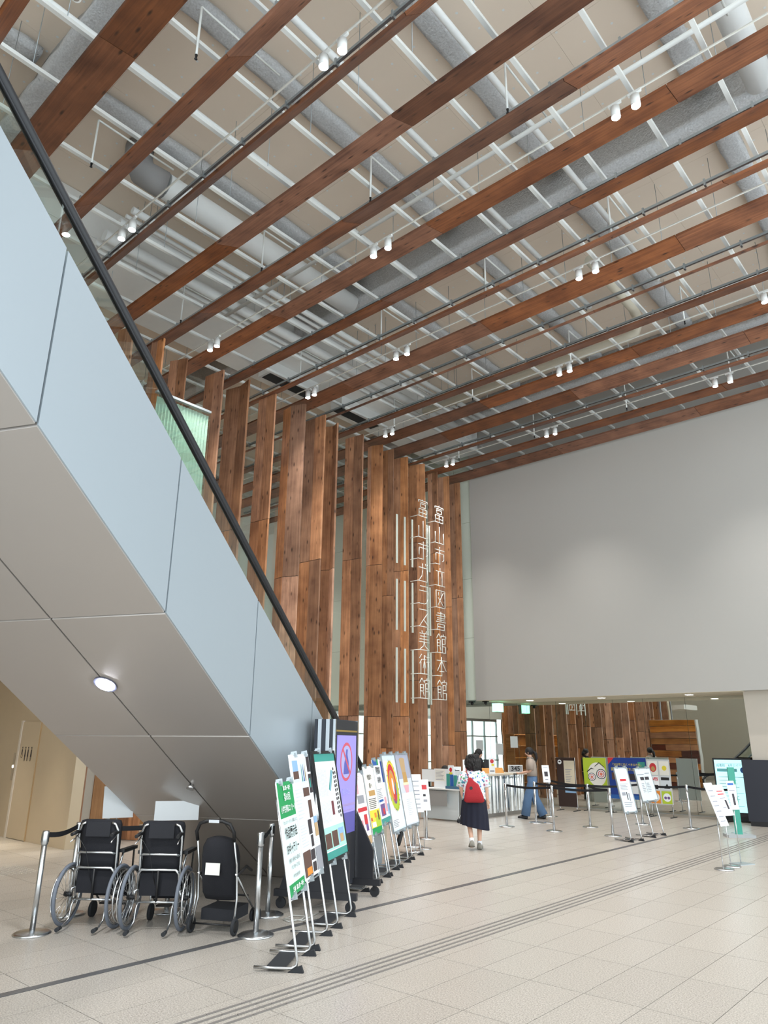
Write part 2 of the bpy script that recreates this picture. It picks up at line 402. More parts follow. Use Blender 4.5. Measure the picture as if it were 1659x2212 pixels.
# ================================================================== CEILING BEAMS (tilted planks, 4.05 m lengths)
BY = [(1.615, 1.80), (2.546, 3.048), (3.775, 4.006), (4.858, 4.992), (5.86, 6.208), (6.925, 7.195), (7.906, 8.30), (9.06, 9.31), (10.185, 10.33), (10.96, 11.506),
      (12.166, 12.222), (13.10, 13.33), (14.0, 14.515), (14.94, 15.556), (16.186, 16.33), (17.082, 17.495), (17.904, 18.56)]
JX = {0: -5.0, 1: -7.05, 2: -5.97, 3: -3.93, 4: -5.04, 5: -2.96, 6: -1.99, 7: -3.96, 8: -6.0, 9: -3.0, 10: -5.0, 11: -3.98, 12: -5.07, 13: -3.01, 14: -6.1, 15: -4.09, 16: -5.05}
PW, PT = 0.50, 0.045
BEAMZ = 10.14
for k, (ya, yb) in enumerate(BY):
    a = yb-ya; yc = (ya+yb)/2; kk = yc/(BEAMZ-1.74)
    Rr = math.hypot(1, kk); q = min(1.0, max(-1.0, (a-0.03)/(PW*Rr)))
    th = math.acos(q)-math.atan(kk)
    lbl = 'knotty brown timber ceiling beam, the %s from the white wall' % ORD[16-k]
    t = thing('ceiling_beam', lbl, 'beam', (0, yc, BEAMZ), 0, 'tilted timber beams under the ceiling')
    Rx = Matrix.Rotation(th, 4, 'X')
    x1 = JX[k]
    while x1 < 3.5: x1 += 4.05
    while x1 > -23.5:
        x0 = x1-4.05; hl = 2.025-0.005
        hi = min(x1, 3.6); lo = max(x0, -21.7)
        if hi-lo > 0.3:
            o = MB().box(-(hi-lo)/2+0.005, (hi-lo)/2-0.005, -PW/2, PW/2, -PT/2, PT/2, Rx).build('plank', BEAMW, t, ((hi+lo)/2, 0, 0))
        x1 = x0
    top = abs(math.sin(th))*PW/2
    rz_ = top+0.03
    MB().box(-21.7, 3.6, -0.02, 0.02, rz_, rz_+0.05).build('steel_rail', GALV, t)
    hb = MB()
    xx = -21.25
    while xx < 3.2: hb.box(xx-0.015, xx+0.015, -0.035, 0.035, rz_-0.05, rz_+0.075); xx += 1.0
    hb.build('rail_clip', GALV, t)
# white runners along the hall carrying the beams
run = MB().box(-0.03, 0.03, 0.4, 18.6, -0.03, 0.03).mesh('channel', RUNW)
rodm = MB().tube([(0, 0, 0.03), (0, 0, 1.69)], 0.006, 5).mesh('hanger_rod', GALV)
for i in range(25):
    t = thing('runner_channel', 'white steel runner across the timber beams, the %s from the louvre end' % ORD[24-i], 'runner', (1.5-i, 0, 10.50), 0, 'white runners across the beams')
    inst('channel', run, t)
    for yy in (2.3, 5.6, 8.7, 11.9, 15.0): inst('hanger_rod', rodm, t, (0, yy, 0))

# ================================================================== STRUCTURAL STEEL WITH SPRAYED FIREPROOFING
def fluffy(name, pts, wv, zb, parent=None):
    """rough sprayed I-girder along x or y"""
    (xa, ya), (xb, yb) = pts
    m = MB(); along_y = abs(yb-ya) > abs(xb-xa); n = int(max(abs(xb-xa), abs(yb-ya))/0.25)
    prof = [(-.10, 12.19), (-.07, min(12.17, zb+.2)), (-.5*wv, zb+.14), (-.5*wv, zb+.03), (-.3*wv, zb), (.3*wv, zb), (.5*wv, zb+.03), (.5*wv, zb+.14), (.07, min(12.17, zb+.2)), (.10, 12.19)]
    rings = []
    for i in range(n+1):
        f = i/n; rg = []
        for (o, z) in prof:
            o2 = o+RND.uniform(-.018, .018); z2 = z+(RND.uniform(-.018, .018) if z < 12.15 else 0)
            rg.append(Vector((xa+o2, ya+(yb-ya)*f, z2)) if along_y else Vector((xa+(xb-xa)*f, ya+o2, z2)))
        rings.append(rg)
    m.loft(rings)
    return m.build(name, FLUFF, parent)
for i, xg in enumerate((-2.05, -4.73, -7.2, -9.8)):
    t = thing('sprayed_joist', 'grey fireproofed steel joist over the timber beams, the %s from the louvres' % ORD[3-i], 'joist', (0, 0, 0), 0, 'sprayed joists across the hall')
    for ya, yb in ((-1, 2.7), (3.2, 10.12), (10.72, 17.05)): fluffy('joist_length', ((xg, ya), (xg, yb)), 0.36, 11.98, t)
tag(fluffy('main_girder', ((-21.7, 10.42), (3.5, 10.42)), 0.5, 11.45), 'thick grey sprayed girder parallel to the timber beams, mid hall', 'girder')
tag(fluffy('main_girder', ((-21.7, 17.35), (3.5, 17.35)), 0.5, 11.45), 'thick grey sprayed girder parallel to the timber beams, nearest the white wall', 'girder')
tag(fluffy('main_girder', ((-21.7, 2.95), (3.5, 2.95)), 0.42, 11.6), 'thick grey sprayed girder above the escalator rise', 'girder')

# ducts and pipes
def pipe(name, label, pts, r, m, cat='pipe', grp=None, n=14):
    return tag(MB().tube(pts, r, n).build(name, m), label, cat, grp)
DUCT = mat('duct_white', (236, 240, 240), 0.45)
t = thing('air_duct', 'wide white round duct with a grey elbow above the timber beams near the louvres', 'duct', (-10.0, 5.2, 11.4))
MB().tube([(0, 0, 0), (0, 4.9, 0)], 0.24, 20).build('straight_length', DUCT, t)
MB().tube([(0, -.002, 0), (-.04, -.2, 0.02), (-.18, -.36, .15), (-.3, -.42, .5), (-.3, -.42, .75)], 0.25, 16).build('elbow', mat('duct_grey', (150, 150, 150), 0.6), t)
pipe('air_duct', 'wide white round duct under the boards, beside the rightmost sprayed joist', [(-1.22, 5.5, 11.5), (-1.22, 10.1, 11.5)], 0.2, DUCT, 'duct', n=20)
for k_, (xx, rr_) in enumerate(((-10.72, .07), (-10.95, .04), (-11.2, .085), (-11.76, .12), (-12.1, .05))):
    t = pipe('water_pipe', 'long white lagged pipe above the beams, the %s from the louvres' % ORD[4-k_], [(xx, 5.0, 11.14), (xx, 17.05, 11.14)], rr_, DUCT, 'pipe', 'white lagged pipes near the louvres', 12)
    for yy in (5.6, 8.7, 12.0, 15.2): MB().tube([(xx, yy, 11.14+rr_*.8), (xx, yy, 12.2)], .006, 5).build('pipe_hanger', GALV, t)
for k_, xx in enumerate((-8.05, -5.72, -4.17)): pipe('conduit_pipe', 'pale round conduit among the sprayed joists, the %s from the louvres' % ORD[k_], [(xx, 1.0, 11.2), (xx, 13.5, 11.2)], 0.055, DUCT, 'pipe', 'pale conduits under the boards', 10)
pipe('sprinkler_main', 'white sprinkler main running along the beams in mid hall', [(-12.1, 8.08, 10.95), (3.4, 8.08, 10.95)], 0.038, RUNW)
pipe('sprinkler_main', 'white sprinkler main above the beams towards the white wall', [(-12.1, 14.1, 10.8), (3.4, 14.1, 10.8)], 0.05, RUNW)
tag(MB().tube([(-11.5, 14.75, 10.88), (-5.4, 14.75, 10.88), (-5.2, 14.75, 10.94), (-5.05, 14.6, 11.1), (-5.0, 14.2, 11.2), (-5.0, 12, 11.25)], 0.11, 12).build('cream_duct', mat('duct_cream', (214, 208, 190), 0.5)), 'cream pipe bending over the beams near the white wall', 'pipe')
# sprinkler drops
sp = MB(); sp.tube([(0, 0, 0.05), (0, 0, 0.9)], 0.016, 8); sp.tube([(0, 0, 0.9), (0, 1.35, 0.9)], 0.016, 8)
spm = sp.mesh('drop_pipe', RUNW); hd = MB(); hd.lathe([(0.005, -.03), (0.022, -.02), (0.012, 0.0), (0.02, 0.05)], 10); hdm = hd.mesh('sprinkler_head', DARKM)
for ki, sx_ in enumerate((-11.86, -9.2, -6.44, -3.84, -1.2)):
    for kj, sy_ in enumerate((16.95, 13.83, 10.28, 6.9, 3.55)):
        t = thing('sprinkler', 'thin white sprinkler drop in the %s row from the white wall, %s from the louvres' % (ORD[kj], ORD[ki]), 'sprinkler', (sx_, sy_, 10.15), 0, 'sprinkler drops in the ceiling')
        inst('drop_pipe', spm, t); inst('sprinkler_head', hdm, t)
struct(MB().box(-13.9, -12.25, 3.2, 18.6, 11.01, 12.19).build('trim_2', mat('bulkhead_white', (236, 238, 236), .7)))
# air grilles at the louvre heads
for (yy, lb) in ((10.9, 'dark slot air grille in white casing, the one nearer the escalator'), (13.5, 'dark slot air grille in white casing, the one nearer the white wall')):
    t = thing('air_grille', lb, 'air vent', (-13.0, yy, 10.66))
    MB().box(-.22, .22, -.85, .85, 0, .35).build('casing', WHITEP, t); MB().box(-.17, .17, -.78, .78, -.004, 0.02).build('slot', DARKM, t)

# ================================================================== TRACK LIGHTS
TRK = {4.575: [(-5.12, -4.79), (-10.07, -9.73), (-0.2, 0.13)], 7.73: [(-2.65, -2.37), (-7.12, -6.78), (-11.95, -11.7)],
       10.67: [(-4.67, -4.35), (-9.1, -8.78), (-11.98, -11.75), (0.1, 0.4)], 13.68: [(-2.3, -2.0), (-6.68, -6.42), (-12.05, -11.8)], 16.6: [(-4.13, -3.79), (-8.63, -8.37), (-12.1, -11.85)]}
hm = MB(); hm.tube([(0, 0, 0.06), (0, 0, -0.11)], 0.062, 18); hm.tube([(0, 0, 0.06), (0, 0, 0.13)], 0.014, 8); hm.box(-.09, .09, -.02, .02, .1, .135)
hmm = hm.mesh('housing', WHITEP); lm = MB(); lm.tube([(0, 0, -0.114), (0, 0, -0.106)], 0.056, 18); lmm = lm.mesh('lens', LAMP)
ring = ['nearest the escalator rise', 'second from the escalator rise', 'third from the escalator rise', 'second from the white wall', 'nearest the white wall']
for ti, (ty, prs) in enumerate(TRK.items()):
    tag(MB().box(-21.5, 3.4, ty-0.011, ty+0.011, 10.13, 10.15).build('lighting_track', mat('track_white', (206, 206, 200), 0.5)), 'thin pale lighting track between timber beams, ' + ring[ti], 'light track', 'lighting tracks')
    for pr in prs+[(-15.1, -14.8), (-19.6, -19.3)]:
        for px in pr:
            al_ = sorted(p for q_ in prs for p in q_)
            lb_ = 'white spotlight behind the louvres, %s track from the white wall, %s past the louvres' % (ORD[4-ti], ORD[(-14.8, -15.1, -19.3, -19.6).index(px)]) if px < -13 else 'glowing white spotlight, %s along the %s track from the white wall, counted from the louvres' % (ORD[al_.index(px)], ORD[4-ti])
            t = thing('track_spotlight', lb_, 'spotlight', (px, ty, 10.0), 0, 'track spotlights')
            inst('housing', hmm, t); inst('lens', lmm, t)
            ld = bpy.data.lights.new('spot', 'SPOT'); ld.energy = SPOT_W; ld.spot_size = R(84); ld.spot_blend = 1.0; ld.shadow_soft_size = 0.06; ld.color = (1.0, 0.97, 0.93)
            lo = bpy.data.objects.new('lamp', ld); COL.objects.link(lo); lo.parent = t; lo.location = (0, 0, -0.13)
t = thing('can_spotlight', 'unlit white cylinder spotlight on a runner by the escalator glass', 'spotlight', (-6.95, 2.2, 10.35))
MB().tube([(0, 0, .1), (0.02, -.03, -.1)], .07, 16).build('housing', WHITEP, t); MB().tube([(0.02, -.03, -.098), (0.021, -.0315, -.106)], .05, 14).build('lens', CHROME, t)

# ================================================================== LOUVRES
LV = [[(-12.89, 6.1), (-12.47, 6.21)], [(-12.85, 6.86), (-12.48, 6.93)], [(-13.22, 7.55), (-12.8, 7.72)], [(-13.22, 8.52), (-12.61, 8.59)], [(-13.36, 9.23), (-12.92, 9.33), (-12.49, 9.25)], [(-13.25, 10.16), (-12.64, 10.2)],
      [(-13.25, 11.0), (-12.91, 10.95), (-12.52, 11.1)], [(-13.26, 11.79), (-12.52, 11.81)], [(-13.13, 12.4), (-12.91, 12.52), (-12.66, 12.41)], [(-13.26, 13.34), (-12.64, 13.41)], [(-13.18, 14.21), (-13.02, 14.18), (-12.69, 14.31)],
      [(-13.11, 14.78), (-12.74, 14.84)], [(-13.17, 15.34), (-12.7, 15.46)], [(-13.17, 16.06), (-12.65, 16.22)], [(-13.2, 17.09), (-12.79, 17.05)], [(-13.14, 17.55), (-12.77, 17.65)], [(-13.19, 18.24), (-12.78, 18.27)]]
order = sorted(range(len(LV)), key=lambda i: -LV[i][0][1])
for i, P in enumerate(LV):
    rank = order.index(i)+1
    t = thing('louvre', 'tall knotty timber louvre, the %s from the white wall' % ORD[rank-1], 'louvre', (P[0][0], P[0][1], 0), 0, 'vertical timber louvres')
    if len(P) == 2:
        mx_ = ((P[0][0]+P[1][0])/2, (P[0][1]+P[1][1])/2); segs = [(P[0], mx_), (mx_, P[1])]
    else: segs = [(P[0], P[1]), (P[1], P[2])]
    zj = RND.uniform(1.4, 3.8); zb_ = 4.21 if i < 2 else 0.0; cuts = [zb_, max(zj, zb_+1.2), zj+4.05 if zj+4.05 < 9.6 else 9.3, 10.02+RND.uniform(-.04, .06)]
    for (a, b) in segs:
        ln = math.hypot(b[0]-a[0], b[1]-a[1]); an = math.atan2(b[1]-a[1], b[0]-a[0])
        for zc in cuts[1:-1]: MB().box(0.006, ln-0.006, -0.018, 0.018, -.02, .02).build('splice', DARKM, t, (a[0]-P[0][0], a[1]-P[0][1], zc), an)
        for z0, z1 in zip(cuts[:-1], cuts[1:]):
            MB().box(0.003, ln-0.003, -0.024, 0.024, -(z1-z0)/2+0.006, (z1-z0)/2-0.006).build('board', LOUVW, t, (a[0]-P[0][0], a[1]-P[0][1], (z0+z1)/2), an)

# ================================================================== ESCALATOR
AZ = R(24.7); E_ = Vector((math.cos(AZ), math.sin(AZ), 0)); G_ = Vector((-math.sin(AZ), math.cos(AZ), 0))
ES = thing('escalator', 'escalator clad in pale bluish metal panels with glass sides and black handrail', 'escalator', (0, 0, 0), 0)
EM = Matrix(((E_.x, G_.x, 0, 0), (E_.y, G_.y, 0, 0), (0, 0, 1, 0), (0, 0, 0, 1)))      # (e, g, z) -> world
TAN = math.tan(R(30)); GF = 9.82
eN, eM, eF = -3.40, -4.545, -5.74
sof = lambda g: (GF-g)*TAN
top = lambda g: 2.24-(g-8.317)*TAN
js = [-3.21, -1.555, 0.10, 1.755, 3.41, 5.068, 6.72, 8.33, 9.82, 11.35]
GJ = 0.010
def prism_e(pts, e0, e1, name, m, **kw):       # polygon in (g, z), extruded in e
    b = MB(EM); b.prism([(e0, g, z) for g, z in pts], (e1-e0, 0, 0)); return b.build(name, m, ES, **kw)
for a, b in zip(js[:-1], js[1:]):
    a2, b2 = a+GJ, b-GJ
    z0a, z0b = max(0.0, sof(a2))+0.012, max(0.0, sof(b2))+0.012
    prism_e([(a2, z0a), (b2, z0b), (b2, top(b2)), (a2, top(a2))], eN-0.03, eN, 'side_panel', ALU)
    prism_e([(a2, z0a), (b2, z0b), (b2, top(b2)), (a2, top(a2))], eF, eF+0.03, 'side_panel', ALU)
    if b <= 9.83:
        for e0, e1 in ((eM+GJ, eN-0.012), (eF+0.012, eM-GJ)):
            prism_e([(a2, sof(a2)), (b2, sof(b2)), (b2, sof(b2)+0.03), (a2, sof(a2)+0.03)], e0, e1, 'soffit_panel', SOFF)
prism_e([(-3.2, sof(-3.2)+0.06), (9.6, sof(9.6)+0.06), (11.3, 0.0), (11.3, top(11.3)-0.05), (-3.2, top(-3.2)-0.05)], eF+0.05, eN-0.05, 'truss', mat('truss_grey', (120, 122, 124), 0.6))
for e_ in (eN-0.10, eF+0.10):
    gj = [-3.2, -1.0, 1.2, 3.4, 5.6, 7.8, 10.0, 11.9]
    for a, b in zip(gj[:-1], gj[1:]):
        prism_e([(a+.004, top(a)-.02), (b-.004, top(b)-.02), (b-.004, top(b)+0.42), (a+.004, top(a)+0.42)], e_-0.006, e_+0.006, 'glass_panel', CLEARG)
    hr = MB(EM); pts = [(e_, g, top(g)+0.45) for g in (-3.2, 2, 6, 10, 11.6)]+[(e_, 11.95, top(11.95)+0.47), (e_, 12.35, 0.62), (e_, 12.6, 0.55), (e_, 12.78, 0.42), (e_, 12.78, 0.25), (e_, 12.6, 0.12)]
    hr.tube(pts, 0.042, 12); hr.build('handrail', mat('handrail_black', (24, 26, 30), 0.5), ES)
    h2 = MB(EM); h2.tube([(e_+0.012, g, top(g)+0.405) for g in (-3.2, 2, 6, 11.9)], 0.013, 8); h2.build('handrail_track', DARKM, ES)
st = MB(EM)
for k in range(32):
    g = 10.4-0.4*k; zt = top(g)-0.06
    st.box(eF+0.35, eN-0.35, g-0.2, g+0.2, zt-0.14, zt)
st.build('steps', mat('step_grey', (110, 112, 114), 0.5, metal=0.5), ES)
sk = MB(EM); 
for e_ in (eN-0.34, eF+0.34): sk.prism([(e_, -3.2, top(-3.2)-.02), (e_, 11.9, top(11.9)-.02), (e_, 11.9, top(11.9)+.12), (e_, -3.2, top(-3.2)+.12)], (0.01, 0, 0))
sk.build('skirt', mat('skirt_reflected_gold', (214, 190, 140), 0.3, metal=0.8), ES)  # stainless skirt; the golden reflected light is put into its colour
# lamp set into the soffit, and a small sprinkler rose
sl = Vector((0, math.sin(R(30)), math.cos(R(30))))          # soffit normal in (e,g,z), upward
def on_sof(e, g, d=0.0): return Vector((e, g, sof(g)))-sl*d
lr = MB(EM); lr.disc(on_sof(eM, 5.91, .008), sl, 0.115, 28, 0.012); lr.build('lamp_ring', mat('lamp_ring_grey', (90, 92, 110), 0.4), ES)
ll = MB(EM); ll.disc(on_sof(eM, 5.91, .018), sl, 0.085, 28, 0.012); ll.build('lamp_lens', LAMP, ES)
ls = MB(EM); ls.tube([on_sof(eM, 7.62, 0), on_sof(eM, 7.62, .05)], [.03, .045], 12); ls.build('sprinkler_rose', CHROME, ES)
ld = bpy.data.lights.new('soffit_lamp', 'SPOT'); ld.energy = 60; ld.spot_size = R(140); ld.spot_blend = .7; ld.shadow_soft_size = .08
lo = bpy.data.objects.new('soffit_lamp', ld); COL.objects.link(lo); lo.parent = ES; lo.location = EM @ (on_sof(eM, 5.91, .06))
lo.rotation_euler = (0, 0, 0)

# soffit downlights, exit sign, cameras
for i, (dx, dy) in enumerate(((-11.18, 19.3), (-8.92, 19.3), (-6.53, 19.3))):
    t = thing('downlight', 'small square recessed lamp under the white wall, the %s from the beige pillar' % ORD[2-i], 'downlight', (dx, dy, 2.972), 0, 'recessed lamps under the white wall')
    MB().box(-.09, .09, -.09, .09, -.006, 0).build('rim', WHITEP, t); MB().box(-.075, .075, -.075, .075, -.01, -.005).build('lens', DOWNL, t)
    ld = bpy.data.lights.new('down', 'SPOT'); ld.energy = 45; ld.spot_size = R(110); ld.spot_blend = .6; ld.shadow_soft_size = .08; ld.color = (1, .95, .86)
    lo = bpy.data.objects.new('lamp', ld); COL.objects.link(lo); lo.parent = t; lo.location = (0, 0, -.03)
t = thing('exit_sign', 'green lit exit sign hanging from the low soffit', 'exit sign', (-12.45, 19.6, 2.66))
MB().box(-.05, .05, -.17, .17, 0, .29).build('case', mat('sign_case', (150, 160, 150), .5), t)
MB().box(.05, .054, -.15, .15, .02, .27).build('face', mat('exit_face', (190, 250, 220), .5, emit=1.6, ecol=(150, 250, 205)), t)
MB().box(-.15, .16, -.172, -.170, .02, .27).build('side_face', mat('exit_face', (190, 250, 220), .5), t)
for i, (cx_, cy_) in enumerate(((-12.95, 18.85), (-12.45, 18.85))):
    t = thing('dome_camera', 'small black dome security camera, the %s from the exit sign' % ORD[1-i], 'camera', (cx_, cy_, 2.9), 0, 'dome cameras by the louvres')
    MB().box(-.09, .09, -.05, .05, .04, .08).build('bracket', DARKM, t); MB().ball((0, 0, .01), .05).build('dome', BLACK, t)
# ================================================================== SIGN LETTERING ON THE LOUVRES
SIGNM = mat('sign_white', (236, 238, 230), 0.4)
# each glyph: strokes in a 10 x 10 box (x right, y up)
GL = {
 '富': [[(5, 10), (5, 9.2)], [(0.6, 8.0), (0.6, 9.2), (9.4, 9.2), (9.4, 8.0)], [(2, 8.1), (8, 8.1)], [(2.4, 5.2), (2.4, 7.2), (7.6, 7.2), (7.6, 5.2), (2.4, 5.2)], [(1, 0.3), (1, 4.2), (9, 4.2), (9, 0.3)], [(5, 0), (5, 4.2)], [(1, 2.1), (9, 2.1)], [(0, 0.1), (9.2, 0.1)]],
 '山': [[(0.6, 0), (0.6, 6.4)], [(5, 0), (5, 9.6)], [(9.4, 0), (9.4, 6.4)], [(0, 0.1), (9.6, 0.1)]],
 '市': [[(5, 10), (5, 8.4)], [(0, 8.2), (10, 8.2)], [(0.8, 2.2), (0.8, 6), (1.2, 6.3), (9.2, 6.3), (9.2, 3), (8.4, 2.2), (7.6, 2.2)], [(5, 8.2), (5, 0.1)], [(0, 0.1), (5, 0.1)]],
 '立': [[(5, 10), (5, 8.2)], [(0.6, 8.1), (9.4, 8.1)], [(3, 8.1), (3, 0.1)], [(7, 8.1), (7, 0.1)], [(0, 0.1), (10, 0.1)]],
 '図': [[(0.4, 0.1), (0.4, 9.4), (9.6, 9.4), (9.6, 0.1), (0, 0.1)], [(3, 8.4), (3, 6.6)], [(5.6, 8.8), (5.6, 6.6)], [(8, 8.6), (2, 1)], [(2.6, 5.4), (8, 1)]],
 '書': [[(5, 10), (5, 4.6)], [(1.2, 9), (8.8, 9), (8.8, 6.4)], [(0, 7.7), (10, 7.7)], [(1.2, 6.4), (8.8, 6.4)], [(1.2, 5.4), (8.8, 5.4)], [(0, 4.4), (10, 4.4)], [(1.6, 0.1), (1.6, 3.2), (8.4, 3.2), (8.4, 0.1)], [(1.6, 1.7), (8.4, 1.7)], [(0, 0.1), (8.6, 0.1)]],
 '館': [[(2.4, 10), (0.2, 7.6)], [(2.4, 10), (4.4, 8)], [(0.9, 0.1), (0.9, 6.8), (3.9, 6.8), (3.9, 3.6), (0.9, 3.6)], [(0.9, 5.2), (3.9, 5.2)], [(3.6, 3.2), (4.4, 1.2)], [(7.2, 10), (7.2, 9)], [(4.9, 7.6), (4.9, 9), (9.7, 9), (9.7, 7.6)], [(5.9, 0.1), (5.9, 7.4), (8.9, 7.4), (8.9, 4.8), (5.9, 4.8)], [(5.9, 3.4), (9.3, 3.4), (9.3, 0.1)], [(0, 0.1), (9.5, 0.1)]],
 '本': [[(5, 10), (5, 0.1)], [(0.2, 8), (9.8, 8)], [(5, 8), (0.6, 2.6)], [(5, 8), (9.6, 2.6)], [(2.6, 2.4), (7.4, 2.4)], [(0, 0.1), (5, 0.1)]],
 'ガ': [[(0.4, 7.4), (8.2, 7.4), (8.8, 6.8), (8.8, 0.1)], [(4.2, 9.8), (4.2, 6), (3.4, 3), (0.6, 0.4)], [(7, 9.9), (7.4, 8.7)], [(8.8, 9.9), (9.2, 8.7)], [(0, 0.1), (8.8, 0.1)]],
 'ラ': [[(1.6, 9.4), (8.4, 9.4)], [(0.6, 7), (9, 7), (9, 3), (8, 1), (6, 0.1)], [(0, 0.1), (6, 0.1)]],
 'ス': [[(0.6, 9), (8.4, 9), (8.8, 7.6), (0.8, 0.4)], [(4.6, 4), (9.8, 0.1)], [(0, 0.1), (9.8, 0.1)]],
 '美': [[(2.8, 10), (3.4, 8.8)], [(7.2, 10), (6.6, 8.8)], [(0.6, 8.6), (9.4, 8.6)], [(1, 7.1), (9, 7.1)], [(0.6, 5.6), (9.4, 5.6)], [(5, 8.6), (5, 4.2)], [(0, 4.2), (10, 4.2)], [(5, 4.2), (4.2, 2.2), (0.8, 0.3)], [(5, 4.2), (6, 2), (9.8, 0.1)], [(0, 0.1), (9.8, 0.1)]],
 '術': [[(2.4, 10), (0.2, 7.8)], [(2.6, 7.4), (0.2, 5.2)], [(1.6, 6.2), (1.6, 0.1)], [(5, 9.6), (5, 0.1)], [(3.4, 7.4), (6.6, 7.4)], [(5, 6.8), (3.8, 3)], [(5, 6.8), (6.2, 3)], [(6, 9.4), (6.6, 8.6)], [(7.4, 8.6), (9.8, 8.6)], [(7, 6.2), (10, 6.2)], [(8.8, 6.2), (8.8, 0.1)], [(0, 0.1), (8.9, 0.1)]]}
def glyph(ch, parent, yc, zb):
    m = MB(); wch, hch = 0.046, 0.0535
    for st_ in GL[ch]:
        P = [Vector((0, yc+(px-5)*wch, zb+py*hch)) for px, py in st_]
        for a, b in zip(P[:-1], P[1:]): m.tube([a, b], 0.0115, 6)
    # arm that carries the character back to its post
    m.tube([(0, yc-5*wch, zb+.005), (-.3, yc-5*wch, zb+.005)], 0.010, 6)
    return m.build('character', SIGNM, parent)
for (word, yc, lb) in (('富山市立図書館本館', 16.45, 'white outlined characters in a column reading the library name, nearer the white wall'), ('富山市ガラス美術館', 15.66, 'white outlined characters in a column reading the glass museum name')):
    t = thing('wall_sign', lb, 'sign', (-12.30, 0, 0))
    for k, ch in enumerate(word): glyph(ch, t, yc, 8.06-0.6465*k)
    for yo in ((-0.24, -0.12) if yc > 16 else (-0.83, -0.48, -0.14)):
        for z0, z1 in ((6.56, 8.0), (4.68, 6.1), (2.76, 4.2)):
            MB().box(-.31, -.285, yc+yo-.03, yc+yo+.03, z0, z1).build('post', mat('sign_post', (206, 212, 200), 0.45), t)

# ================================================================== STANCHIONS
def stanchion_meshes():
    b = MB(); b.lathe([(0.001, 0), (0.17, 0), (0.172, 0.008), (0.15, 0.02), (0.04, 0.034), (0.001, 0.036)], 32)
    p = MB(); p.lathe([(0.026, 0.03), (0.026, 0.78)], 18)
    h = MB(); h.lathe([(0.031, 0.77), (0.033, 0.775), (0.033, 0.885), (0.028, 0.895), (0.001, 0.897)], 18)
    s = MB(); s.box(-.034, -.026, -.012, .012, .79, .87); s.box(.026, .034, -.012, .012, .79, .87)
    return b.mesh('base', STEEL), p.mesh('pole', STEEL), h.mesh('head', STEEL), s.mesh('slot', BLACK)
SB, SPm, SH, SS = stanchion_meshes()
BELT = mat('belt_black', (18, 19, 24), 0.8)
def stanchion(x, y, label, rz=0.0, group='belt barrier posts'):
    t = thing('barrier_post', label, 'barrier post', (x, y, 0), rz, group)
    inst('base', SB, t); inst('pole', SPm, t); inst('head', SH, t); inst('slot', SS, t)
    return t
def belt(t, p, q, z0=.855, z1=.855):
    """belt pulled out of post t at p to the head at q; a part of post t"""
    inv = Matrix.Translation((p[0], p[1], 0)).inverted(); rz = t.rotation_euler[2]
    M = Matrix.Rotation(-rz, 4, 'Z') @ inv
    a, b = Vector((p[0], p[1], z0)), Vector((q[0], q[1], z1)); d = (b-a).normalized(); n = Vector((-d.y, d.x, 0))*0.0012
    a += d*0.036; b -= d*0.036; up = Vector((0, 0, 0.024)); rings = []
    for i in range(9):
        f = i/8; c = a.lerp(b, f)-Vector((0, 0, 0.03*math.sin(math.pi*f)))
        rings.append([c-up-n, c-up+n, c+up+n, c+up-n])
    m = MB(M); m.loft(rings, smooth=False); m.build('belt', BELT, t)
S1, S2, S3, S4, S5 = (-7.5, 3.52), (-8.02, 4.12), (-7.40, 4.90), (-5.92, 4.92), (-6.48, 5.53)
t1 = stanchion(*S1, 'steel barrier post with belt, standing outside the wheelchairs away from the stroller', 0.9); belt(t1, S1, S2)
t2 = stanchion(*S2, 'steel barrier post with belt, behind the seat of the wheelchair away from the stroller'); belt(t2, S2, S3)
stanchion(*S3, 'steel barrier post behind the wheelchair next to the stroller')
t4 = stanchion(*S4, 'steel barrier post on open floor between the stroller and the green poster', 0.6); belt(t4, S4, S5)
stanchion(*S5, 'steel barrier post under the escalator, behind the post beside the stroller')
Q = {'a': (-9.17, 14.55), 'b': (-9.11, 15.72), 'c': (-8.0, 14.52), 'd': (-7.81, 15.8), 'e': (-6.77, 14.65), 'f': (-6.1, 17.14), 'g': (-5.02, 16.82), 'h': (-9.6, 17.3), 'k': (-7.2, 17.2)}
qt = {k: stanchion(*v, {'a': 'steel queue post nearest the woman with the red bag', 'b': 'steel queue post beside the jeans of the woman at the counter', 'c': 'steel queue post in the front lane, before the paper notice pole',
      'd': 'steel queue post in front of the lime green poster', 'e': 'steel queue post just behind the narrow white notice easel', 'f': 'steel queue post standing alone on the dark floor strip', 'g': 'steel queue post beside the teal totem',
      'h': 'steel queue post behind the woman at the counter', 'k': 'steel queue post behind the white notice easels'}[k], group='queue posts before the counter') for k, v in Q.items()}
for a, b in ('ac', 'ce', 'bd', 'dk', 'hd', 'kf', 'fg'): belt(qt[a], Q[a], Q[b])
belt(qt['e'], Q['e'], Q['d'])
for (x, y, lb) in ((-9.16, 11.67, 'steel barrier post before the grey desk, behind the seashell poster'), (-8.66, 10.66, 'steel barrier post close behind the seashell poster easel')): stanchion(x, y, lb)

